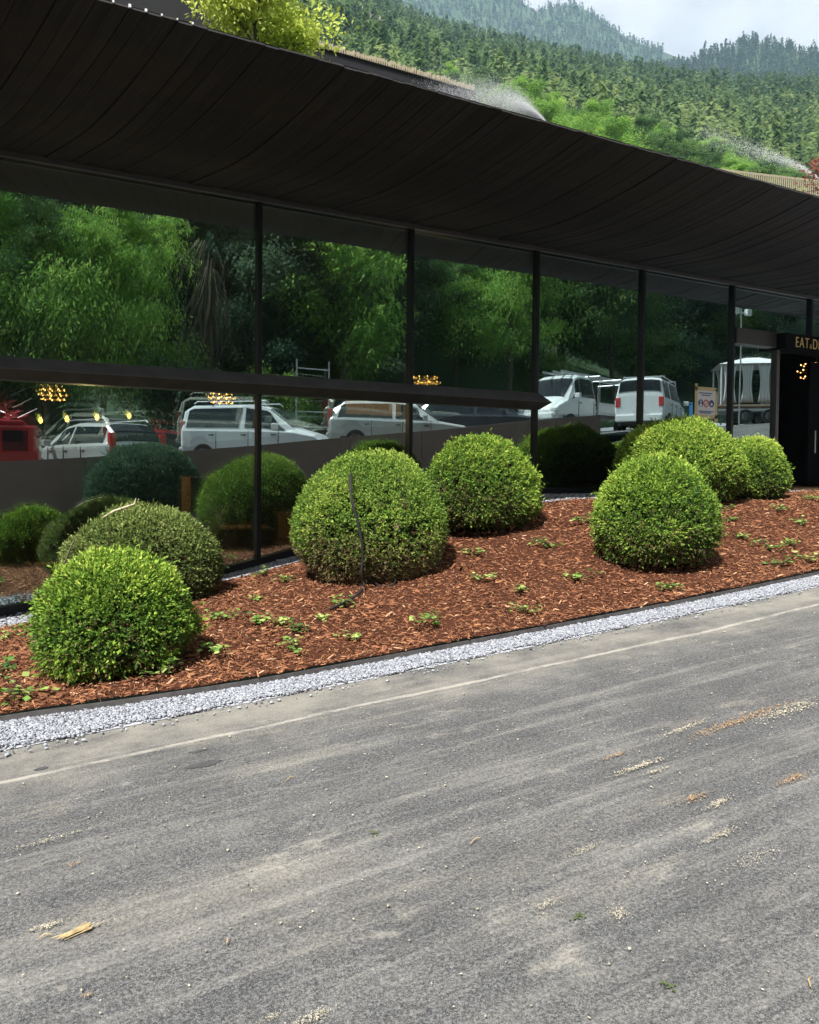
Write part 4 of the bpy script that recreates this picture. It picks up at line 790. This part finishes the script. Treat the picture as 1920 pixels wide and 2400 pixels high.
# ------------------------------------------------------------------ trees
def tree_mesh(kind, seed, H, cw, nl, leaf):
    """returns trunk mesh, crown mesh; total height H, crown width cw"""
    r = np.random.default_rng(seed); mb = MB(); P, A, Nn, Ln, T = [], [], [], [], []
    lean = r.normal(0, .03, 2)
    def tp(f): return np.array([lean[0]*H*f+.15*math.sin(3*f+seed), lean[1]*H*f, H*f])
    mb.tube([tp(f) for f in np.linspace(-.03, .92, 9)], list(np.linspace(.028*H**.8, .006*H**.8, 9)), 8, False)
    cl = []
    nb = 17 if kind != 'weep' else 22
    for k in range(nb):
        f = .26+.66*k/nb; a = k*2.4+r.uniform(-.4, .4); sp = math.sin(min(1, (1-f)/.74*1.08+.10)*math.pi*.5)**.8 if kind != 'cone' else (1-f)/.74+.06
        l = cw*.5*sp*r.uniform(.6, 1.08); rise = (.45 if kind == 'round' else .25 if kind == 'weep' else -.1)*l*r.uniform(.5, 1.3)
        s0 = tp(f); e = s0+np.array([math.cos(a)*l, math.sin(a)*l, rise]); m_ = (s0+e)/2+np.array([0, 0, .12*l])
        mb.tube([s0, m_, e], [.011*H**.8*(1.1-f), .007*H**.8*(1.1-f), .003*H**.8], 5, False)
        for q in (.4, .7, 1.0): cl.append((s0*(1-q)+e*q+np.array([0, 0, .1*l]), (.30+.22*q)*max(l, .35*cw*.4)*r.uniform(.7, 1.2)))
    cl.append((tp(.97), cw*.13))
    per = nl//len(cl)
    for c, s in cl:
        if kind == 'weep':
            ns_ = max(3, per//22)
            for q in range(ns_):
                a = r.uniform(0, 6.28); l = s*r.uniform(.7, 1.5); tt = np.linspace(.1, 1, 22)
                X = c[0]+math.cos(a)*l*tt; Y = c[1]+math.sin(a)*l*tt; Z = c[2]+.35*l*np.sin(tt*2.2)-.75*l*tt**2.2
                p = np.stack([X, Y, Z], -1)+r.normal(0, .11*s, (22, 3)); P.append(p); A.append(np.stack([np.full(22, math.cos(a)*.6), np.full(22, math.sin(a)*.6), -.25-tt], -1)+r.normal(0, .55, (22, 3)))
                Nn.append(r.normal(0, .5, (22, 3))+np.array([math.cos(a)*.6, math.sin(a)*.6, .7])); Ln.append(leaf*r.uniform(.7, 1.3, 22)); T.append(np.full(22, r.normal(.5, .2))+r.normal(0, .08, 22))
        else:
            d = rand_dirs(per, r); d[:, 2] = np.where(r.random(per) < .7, np.abs(d[:, 2]), d[:, 2]); rad = s*r.uniform(.25, 1, per)**.45*(1+.25*np.sin(d[:, 0]*7+d[:, 1]*5+c[0])); p = c+d*rad[:, None]*np.array([1, 1, .75])
            P.append(p); A.append(d*.6+rand_dirs(per, r)*.7+np.array([0, 0, -.15])); Nn.append(d*.5+rand_dirs(per, r)*.5+np.array([0, 0, .6])); Ln.append(leaf*r.uniform(.65, 1.35, per)); T.append(np.full(per, r.normal(.5, .2))+r.normal(0, .10, per))
    P, A, Nn, Ln, T = map(np.concatenate, (P, A, Nn, Ln, T)); V, Fc = leaf_arrays(P, A, Nn, Ln, Ln*(.55 if kind != 'weep' else .34))
    return mb.mesh('trunk', True), mesh_np('crown', V, Fc, np.clip(T, 0, 1))
def place(name, meshes, mat, loc, s, rz, label, group, cat='tree', sz=None):
    t = empty(name, loc, label, cat, group, rz); t.scale = (s, s, sz or s)
    a = bpy.data.objects.new('trunk', meshes[0]); COL.objects.link(a); a.parent = t
    b = bpy.data.objects.new('crown', meshes[1]); COL.objects.link(b); b.parent = t; b.material_slots[0].link = 'OBJECT'; b.material_slots[0].material = mat
    return t
VAR = {}
for k, (kind, sd, H, cw, nl, lf) in {'round_a': ('round', 11, 10, 6.4, 22000, .19), 'round_b': ('round', 12, 11, 5.6, 22000, .18), 'weep_a': ('weep', 13, 9, 7.0, 30000, .18), 'weep_b': ('weep', 14, 10, 6.2, 28000, .17), 'shrub': ('round', 15, 4, 4.6, 12000, .15), 'maple': ('round', 16, 9, 5.6, 11000, .21), 'cone': ('cone', 17, 15, 6.2, 20000, .21)}.items():
    tm, cm = tree_mesh(kind, sd, H, cw, nl, lf); tm.materials.append(M['bark']); cm.materials.append(M['tree_mid']); VAR[k] = (tm, cm)
# wooded bank behind the parking area (what the glass mirrors)
def BANK(X, Y): return PARK(X)+np.clip(-21.5-Y, 0, 200)*.52+.8*wob(X, Y, .12, 6)*np.clip((-21.5-Y)/10, 0, 1)
sheet('wooded_bank', np.linspace(-60, 170, 60), np.linspace(-150, -21, 40), BANK, M['hill'])
FEAT = [('weep_a', 'tree_light', 5.3, -27.0, 1.12, 'large light green weeping tree over the silver estate car'), ('maple', 'tree_light', 16.8, -26.5, 1.2, 'young maple with a visible slim trunk above the parked cars'), ('weep_b', 'tree_light', 27.5, -27.5, 1.15, 'light green feathery tree behind the white truck'),
        ('round_b', 'tree_dark', 10.6, -31, 1.25, 'dark tree between the weeping tree and the maple'), ('weep_a', 'tree_mid', 37, -29, 1.1, 'mid green feathery tree behind the panel van'), ('round_a', 'tree_light', 1.2, -29, 1.1, 'bright tree at the left end of the mirrored row'), ('shrub', 'tree_dark', 8.6, -25.4, .9, 'dark bush behind the red hatchback'), ('shrub', 'tree_light', 13.4, -25.6, .8, 'yellowish bush behind the scaffold frame')]
for k, m, x, y, s, lb in [(a[0], a[1], a[2]*.86, a[3]+4.6, a[4]*.95, a[5]) for a in FEAT]: place('broadleaf_tree' if k != 'shrub' else 'shrub', VAR[k], M[m], (x, y, float(BANK(x, y))-.2), s*.84, x*1.7, lb, None, 'tree' if k != 'shrub' else 'shrub', s*1.05)
r_ = random.Random(44); cnt = 0
row_words = ['first row above the cars', 'second row up the bank', 'third row up the bank', 'fourth row up the bank', 'fifth row up the bank', 'topmost row of the bank']
KW = {'round_a': 'broad tree', 'round_b': 'tall tree', 'weep_a': 'wide feathery tree', 'weep_b': 'tall feathery tree', 'cone': 'conical tree', 'shrub': 'bushy shrub', 'maple': 'maple'}
for row, (yy, stp, sc) in enumerate(((-25, 3.9, .9), (-30, 4.4, 1.05), (-36.5, 5.2, 1.15), (-45, 6.3, 1.25), (-57, 8.2, 1.3), (-72, 11, 1.3))):
    x = -14-row*4; nr = 0
    while x < 66+row*12:
        k = r_.choice(['round_a', 'round_b', 'weep_b', 'round_a', 'round_b', 'cone', 'shrub']) if row else r_.choice(['shrub', 'weep_b', 'shrub', 'round_a', 'shrub']); m = r_.choice(['tree_mid', 'tree_dark', 'tree_dark', 'tree_dark', 'tree_mid'] if row < 3 else ['tree_mid', 'tree_dark', 'tree_mid', 'tree_light', 'tree_dark'])
        nr += 1; X, Y = x+r_.uniform(-1.2, 1.2), yy+r_.uniform(-2, 2); s = sc*r_.uniform(.8, 1.2)
        place('bank_tree', VAR[k], M[m], (X, Y, float(BANK(X, Y))-.3), s, r_.uniform(0, 6.28), {'tree_mid': 'mid green', 'tree_dark': 'dark', 'tree_light': 'light green'}[m]+' '+KW[k]+', '+ordn(nr)+' from the left in the '+row_words[row], 'trees on the bank mirrored in the glass'); x += stp*r_.uniform(.75, 1.25); cnt += 1
# bare arching branches leaning out of the bank
t = empty('bare_tree', (8.7, -22.6, float(BANK(8.7, -22.6))), 'leafless grey tree with long drooping branches', 'tree'); mb = MB(); r_ = random.Random(12)
for k in range(46):
    a = r_.uniform(-1.6, 1.6); l = r_.uniform(1.5, 4.2); h0 = r_.uniform(4.5, 8); mb.tube([(.1*a, .1, h0*.6), (a*.4, .3+.2*l, h0), (a*.9, .5+.35*l, h0-.3*l), (a*1.2, .6+.4*l, h0-1.0*l)], [.035, .022, .014, .006], 4, False)
mb.build('branches', M['bark'], t); MB().tube([(0, 0, -.3), (.1, .1, 4), (.1, .3, 7.4)], [.16, .11, .05], 8).build('trunk', M['bark'], t)

# ------------------------------------------------------------------ on the roof and behind: small tree, fence, shrub, mist
def seg(n, P0, P1): return [P0+(P1-P0)*k/(n-1) for k in range(n)]
tm, cm = tree_mesh('round', 71, 2.6, 1.85, 15000, .075); tm.materials.append(M['bark']); cm.materials.append(M['tree_yellow'])
place('roof_tree', (tm, cm), M['tree_yellow'], (3.70, 1.55, 4.72), 1.0, .4, 'bright yellow green tree growing on the roof behind the canopy edge', None)
MB().box(3.1, 4.3, 1.1, 2.1, 3.79, 4.72).build('roof_planter', M['slate']); tag(bpy.data.objects['roof_planter'], 'dark planter box carrying the roof tree', 'planter'); bevel(bpy.data.objects['roof_planter'], .03)
tm, cm = tree_mesh('round', 73, 2.4, 2.2, 2600, .10); tm.materials.append(M['bark']); cm.materials.append(M['tree_red'])
place('red_shrub', (tm, cm), M['tree_red'], (23.6, 6.0, 7.2), 1.0, 1.4, 'red leaved shrub at the right frame edge behind the roof', None, 'shrub')
t = empty('picket_fence', (24, 10, 10), 'pale timber picket fence beyond the roof edge at the right', 'fence'); mb = MB(); x = -1.6
P0 = onY(1768, 409, 10); P1 = onY(1925, 427, 10)
while x < 7: z = P0[2]+(P1[2]-P0[2])*(x+24-P0[0])/(P1[0]-P0[0])-10; mb.box(x, x+.04, -.012, .012, z-1.3, z+.015*math.sin(x*31)); x += .115
tag(mb.build('pickets', M['comb'], t), kind='stuff')
for dz in (-.25, -1.0):
    mb = MB(); z0 = P0[2]-10+dz; z1 = z0+(P1[2]-P0[2])*8.6/(P1[0]-P0[0]); mb.add([(-1.6, .012, z0), (7, .012, z1), (7, .05, z1), (-1.6, .05, z0), (-1.6, .012, z0+.07), (7, .012, z1+.07), (7, .05, z1+.07), (-1.6, .05, z0+.07)], [(0, 3, 2, 1), (4, 5, 6, 7), (0, 1, 5, 4), (1, 2, 6, 5), (2, 3, 7, 6), (3, 0, 4, 7)]); mb.build('rail', M['comb'], t)
sheet('roof_meadow', np.linspace(10, 40, 20), np.linspace(5, 14, 8), lambda X, Y: 7.0+(Y-5)*.42+0*X, M['hill'])

# ------------------------------------------------------------------ mountains
def contour(px):                                        # silhouette in pixels -> tangent of elevation over azimuth
    az, te = [], []
    for x, y in px:
        d = ray(x, y); az.append(math.atan2(d[0], d[1])); te.append(d[2]/math.hypot(d[0], d[1]))
    o = np.argsort(az); return lambda a: np.interp(a, np.array(az)[o], np.array(te)[o])
cE = contour([(-2500, -300), (-600, -200), (260, 40), (660, 150), (1000, 240), (1280, 300), (1920, 470), (2600, 640)])
cB = contour([(-2500, -500), (0, -500), (400, -330), (700, -110), (860, 8), (1000, 75), (1150, 120), (1280, 150), (1400, 180), (1560, 210), (1720, 225), (1920, 222), (2400, 190)])
cC = contour([(0, 300), (1400, 175), (1500, 168), (1600, 158), (1632, 146), (1652, 128), (1690, 124), (1722, 112), (1745, 98), (1790, 104), (1825, 104), (1860, 120), (1920, 130), (2100, 122), (2400, 150)])
cD = contour([(-1500, -650), (0, -520), (700, -260), (1000, -150), (1150, -60), (1210, -12), (1250, 30), (1290, 18), (1330, 10), (1350, 12), (1390, 32), (1430, 67), (1480, 95), (1540, 115), (1590, 134), (1630, 152), (1700, 175), (1800, 200), (2400, 260)])
def terr(az, r):
    E, B_, C_, D_ = cE(az)-.012, cB(az), cC(az), cD(az); ks = [0, 26, 60, 190, 800, 900, 1350, 1460, 1950, 2150]
    zs = np.array([np.full_like(az, 2.0), np.full_like(az, 3.2), 60*E*.8, 190*E, 800*B_, 800*B_-25, 1350*C_, 1350*C_-60, 1950*D_, 1950*D_-150])
    zs[5] = np.minimum(zs[5], 900*(B_-.01)); i = np.clip(np.searchsorted(ks, r, 'right')-1, 0, len(ks)-2); ks = np.array(ks, float); f = (r-ks[i])/(ks[i+1]-ks[i]); c = np.arange(len(az))
    z = zs[i, c]*(1-f)+zs[i+1, c]*f; x, y = np.sin(az)*r, np.cos(az)*r
    return z+np.clip((r-150)/600, 0, 1)*(9*wob(x, y, .012, 31)*np.clip(f*(1-f)*4, .05, 1))
az = np.radians(np.linspace(-52, 88, 190)); rr = np.concatenate([np.linspace(24, 200, 16), np.linspace(230, 800, 22), np.linspace(830, 1350, 16), np.linspace(1380, 2150, 24)])
Az, Rr = np.meshgrid(az, rr, indexing='ij'); Z = terr(Az.ravel(), Rr.ravel()).reshape(Az.shape)
V = np.stack([EYE[0]+np.sin(Az)*Rr, EYE[1]+np.cos(Az)*Rr, Z], -1).reshape(-1, 3); i_ = np.arange(Az.size).reshape(Az.shape)
tag(link('mountain', mesh_np('mountain', V, np.stack([i_[:-1, :-1], i_[:-1, 1:], i_[1:, 1:], i_[1:, :-1]], -1).reshape(-1, 4), smooth=True), M['hill']), kind='structure')
def forest(name, n, a0, a1, r0, r1, h, mix, seed, label, base=.5, pw=.5, k=34, fat=1.0):
    """each tree a cloud of leaf-clump triangles filling a spire or a rounded crown"""
    r = np.random.default_rng(seed); A_ = np.radians(r.uniform(a0, a1, n)); Q = r0+(r1-r0)*r.random(n)**pw; Z_ = terr(A_, Q)
    P = np.stack([EYE[0]+np.sin(A_)*Q, EYE[1]+np.cos(A_)*Q, Z_], -1); patch = wob(P[:, 0], P[:, 1], .011, 79)
    con = r.random(n) > mix+.25*patch; H = h*np.clip(r.lognormal(0, .22, n), .5, 1.5)*np.where(con, 1, .8); W = H*np.where(con, r.uniform(.12, .18, n), r.uniform(.28, .38, n))
    T0 = base+.10*wob(P[:, 0], P[:, 1], .02, 77)+.08*wob(P[:, 0], P[:, 1], .006, 78)+r.normal(0, .11, n)+np.where(con, -.05, .10)
    f = (np.arange(k)+r.random((n, k)))/k; rc = (1.02-f)**.85*(.75+.5*((f*7) % 1)*0+.35*r.random((n, k))); rr_ = np.sqrt(np.clip(1-((f-.52)/.5)**2, .03, 1))*(.7+.4*r.random((n, k)))
    rad = np.where(con[:, None], rc, rr_)*W[:, None]; th = r.uniform(0, 6.28, (n, k)); z = H[:, None]*(.10+.9*f)
    C_ = np.stack([rad*np.cos(th)*.75, rad*np.sin(th)*.75, z], -1)+P[:, None]; sz = (H*np.where(con, .048, .055)*fat)[:, None, None]*r.uniform(.7, 1.3, (n, k, 1))
    out = np.stack([np.cos(th), np.sin(th), np.where(con[:, None], -.55, .1)+0*th], -1); side = np.stack([-np.sin(th), np.cos(th), 0*th], -1)
    V = np.stack([C_+side*sz+out*-.3*sz+r.normal(0, .25, C_.shape)*sz, C_-side*sz+r.normal(0, .25, C_.shape)*sz, C_+out*sz*1.25+r.normal(0, .25, C_.shape)*sz+np.array([0, 0, .0])], 2)
    V[:, :, 0, 2] += sz[:, :, 0]*.7; V[:, :, 1, 2] += sz[:, :, 0]*.7
    m = n*k; Fc = np.arange(3*m).reshape(m, 3); T = np.clip(np.repeat(T0, k)+.10*(f.ravel()-.5)+r.normal(0, .07, m), 0, 1)
    tag(link(name, mesh_np(name, V.reshape(-1, 3), Fc, T), M['forest']), label, 'forest', kind='stuff')
forest('mountain_forest', 4300, -4, 62, 170, 420, 11.5, .42, 60, 'green mixed forest low on the mountain slope', .70, .7, 80)
forest('mountain_forest', 11500, -4, 62, 400, 850, 14, .2, 61, 'green conifer forest covering the upper part of the near slope', .62, .8, 46)
forest('ridge_forest', 9000, 6, 46, 1480, 1965, 13, .3, 62, 'bluish conifer forest on the far peak', .22, .8, 18, 2.0)
forest('ridge_forest', 5500, 28, 64, 1040, 1362, 14, .3, 63, 'dark conifer forest on the right hand ridge', .18, .7, 26, 1.7)
# individual broadleaf trees at the foot of the slope, just above the roof line
r_ = random.Random(91); NEAR = []
for k in range(52):
    f = k/51; px = 1010+f*930+r_.uniform(-14, 14); ye = -70+.272*px; py = ye-8-r_.uniform(12, 64)*(1-.25*f)+(20 if px > 1720 else 0); NEAR.append((px, py))
mats = ['tree_mid', 'tree_light', 'tree_mid', 'tree_light', 'tree_mid']
for k, (px, py) in enumerate(NEAR):
    d = ray(px, py); hz = math.hypot(d[0], d[1]); dist = r_.uniform(85, 165); P = EYE+d*(dist/hz); kind = r_.choice(['round_a', 'round_b', 'round_a', 'maple']); s = r_.uniform(.75, 1.15); H = {'round_a': 10, 'round_b': 11, 'maple': 9}[kind]*s; m = r_.choice(mats)
    place('slope_tree', VAR[kind], M[m], (P[0], P[1], P[2]-H), s, r_.uniform(0, 6.28), {'tree_mid': 'mid green', 'tree_light': 'light green', 'tree_yellow': 'yellow green'}[m]+' broadleaf tree, '+ordn(k+1)+' from the left in the belt just above the roof edge', 'broadleaf trees behind the roof')
for k, (px, py, s) in enumerate(((795, 22, 9), (822, 44, 8), (838, 66, 6), (848, 90, 6), (915, 42, 6), (930, 62, 4))):
    d = ray(px, py); hz = math.hypot(d[0], d[1]); a = math.atan2(d[0], d[1]); q = np.linspace(200, 1900, 1500); zt = terr(np.full_like(q, a), q); ii = np.where(d[2]/hz*q < zt)[0]
    if not len(ii): continue
    dist = q[ii[0]]-30; P = EYE+d*(dist/hz); r = np.random.default_rng(k); mb = MB(); s *= 1.5
    for j in range(5):
        c = r.normal(0, s*.45, 3)*np.array([.7, .5, 1.2]); u = rand_dirs(14, r)*r.uniform(.5, 1, (14, 1))*s*.55*np.array([.7, .5, 1.3])+c; mb.add(u, [(a_, b_, c_) for a_, b_, c_ in r.permutation(14)[:12].reshape(4, 3)]+[tuple(int(v) for v in r.permutation(14)[:3]) for _ in range(14)])
    o = mb.build('rock_outcrop', M['rock']); o.location = P; tag(o, ['tallest pale rock face at the top left of the slope', 'pale rock face below the tallest one', 'small rock face in the left slope', 'lowest rock face of the left group', 'rock face right of the left group', 'small pale rock beside the right rock face', 'pale rock patch below the right ridge notch', 'pale rock patch under the right hill top'][k], 'rock', 'rock faces in the forest')

# ------------------------------------------------------------------ sprinkler mist and valley haze
M['droplet'] = NT('water_droplet').base((.9, .92, .95)).set(.3, 0, .5).m
def spray(pts, rad, n, size, label, seed):
    r = np.random.default_rng(seed); C_ = np.array([tuple(p) for p in catmull(pts, 8)]); q = r.random(n)**1.15*(len(C_)-1.001); i = q.astype(int); f = (q-i)[:, None]
    P = C_[i]*(1-f)+C_[i+1]*f; u = q/(len(C_)-1); rd = np.interp(u, np.linspace(0, 1, len(rad)), rad); P = P+r.normal(0, .42, (n, 3))*rd[:, None]*np.array([1, 1, .8])-np.array([0, 0, .5])*(r.exponential(.5, n)*rd)[:, None]
    s_ = size*r.uniform(.5, 1.4, n); oc = np.array([[1, 0, -.5], [-.5, .87, -.5], [-.5, -.87, -.5], [0, 0, 1.0]]); V = (P[:, None]+oc[None]*s_[:, None, None]).reshape(-1, 3)
    Fc = (np.array([[0, 2, 1], [0, 1, 3], [1, 2, 3], [2, 0, 3]])[None]+4*np.arange(n)[:, None, None]).reshape(-1, 3); tag(link('water_spray', mesh_np('water_spray', V, Fc), M['droplet']), label, 'spray', 'sprinkler spray over the roof', 'stuff')
spray([onY(1276, 284, .6), onY(1238, 254, .6), onY(1200, 232, .7), onY(1150, 220, .8), onY(1100, 216, .9), onY(1030, 208, 1.0)], [.02, .10, .24, .36, .45, .5], 60000, .0026, 'white sprinkler spray arching over the middle of the roof edge', 1)
spray([onY(1924, 422, 8), onY(1885, 395, 8), onY(1840, 374, 8), onY(1790, 355, 8), onY(1730, 333, 8), onY(1650, 305, 8)], [.03, .11, .2, .3, .42, .5], 12000, .0055, 'thin sprinkler spray streak above the picket fence at the right', 2)
t = NT('haze'); t.t.nodes.remove(t.b); v = t.n('VolumePrincipled'); v.inputs['Color'].default_value = (.50, .74, 1, 1); v.inputs['Density'].default_value = .00020; v.inputs['Anisotropy'].default_value = 0.0; t.l(v.outputs[0], t.out.inputs['Volume'])
tag(MB().box(-1950, 2350, -420, 2350, -7.5, 1500).build('haze', t.m), kind='stuff')
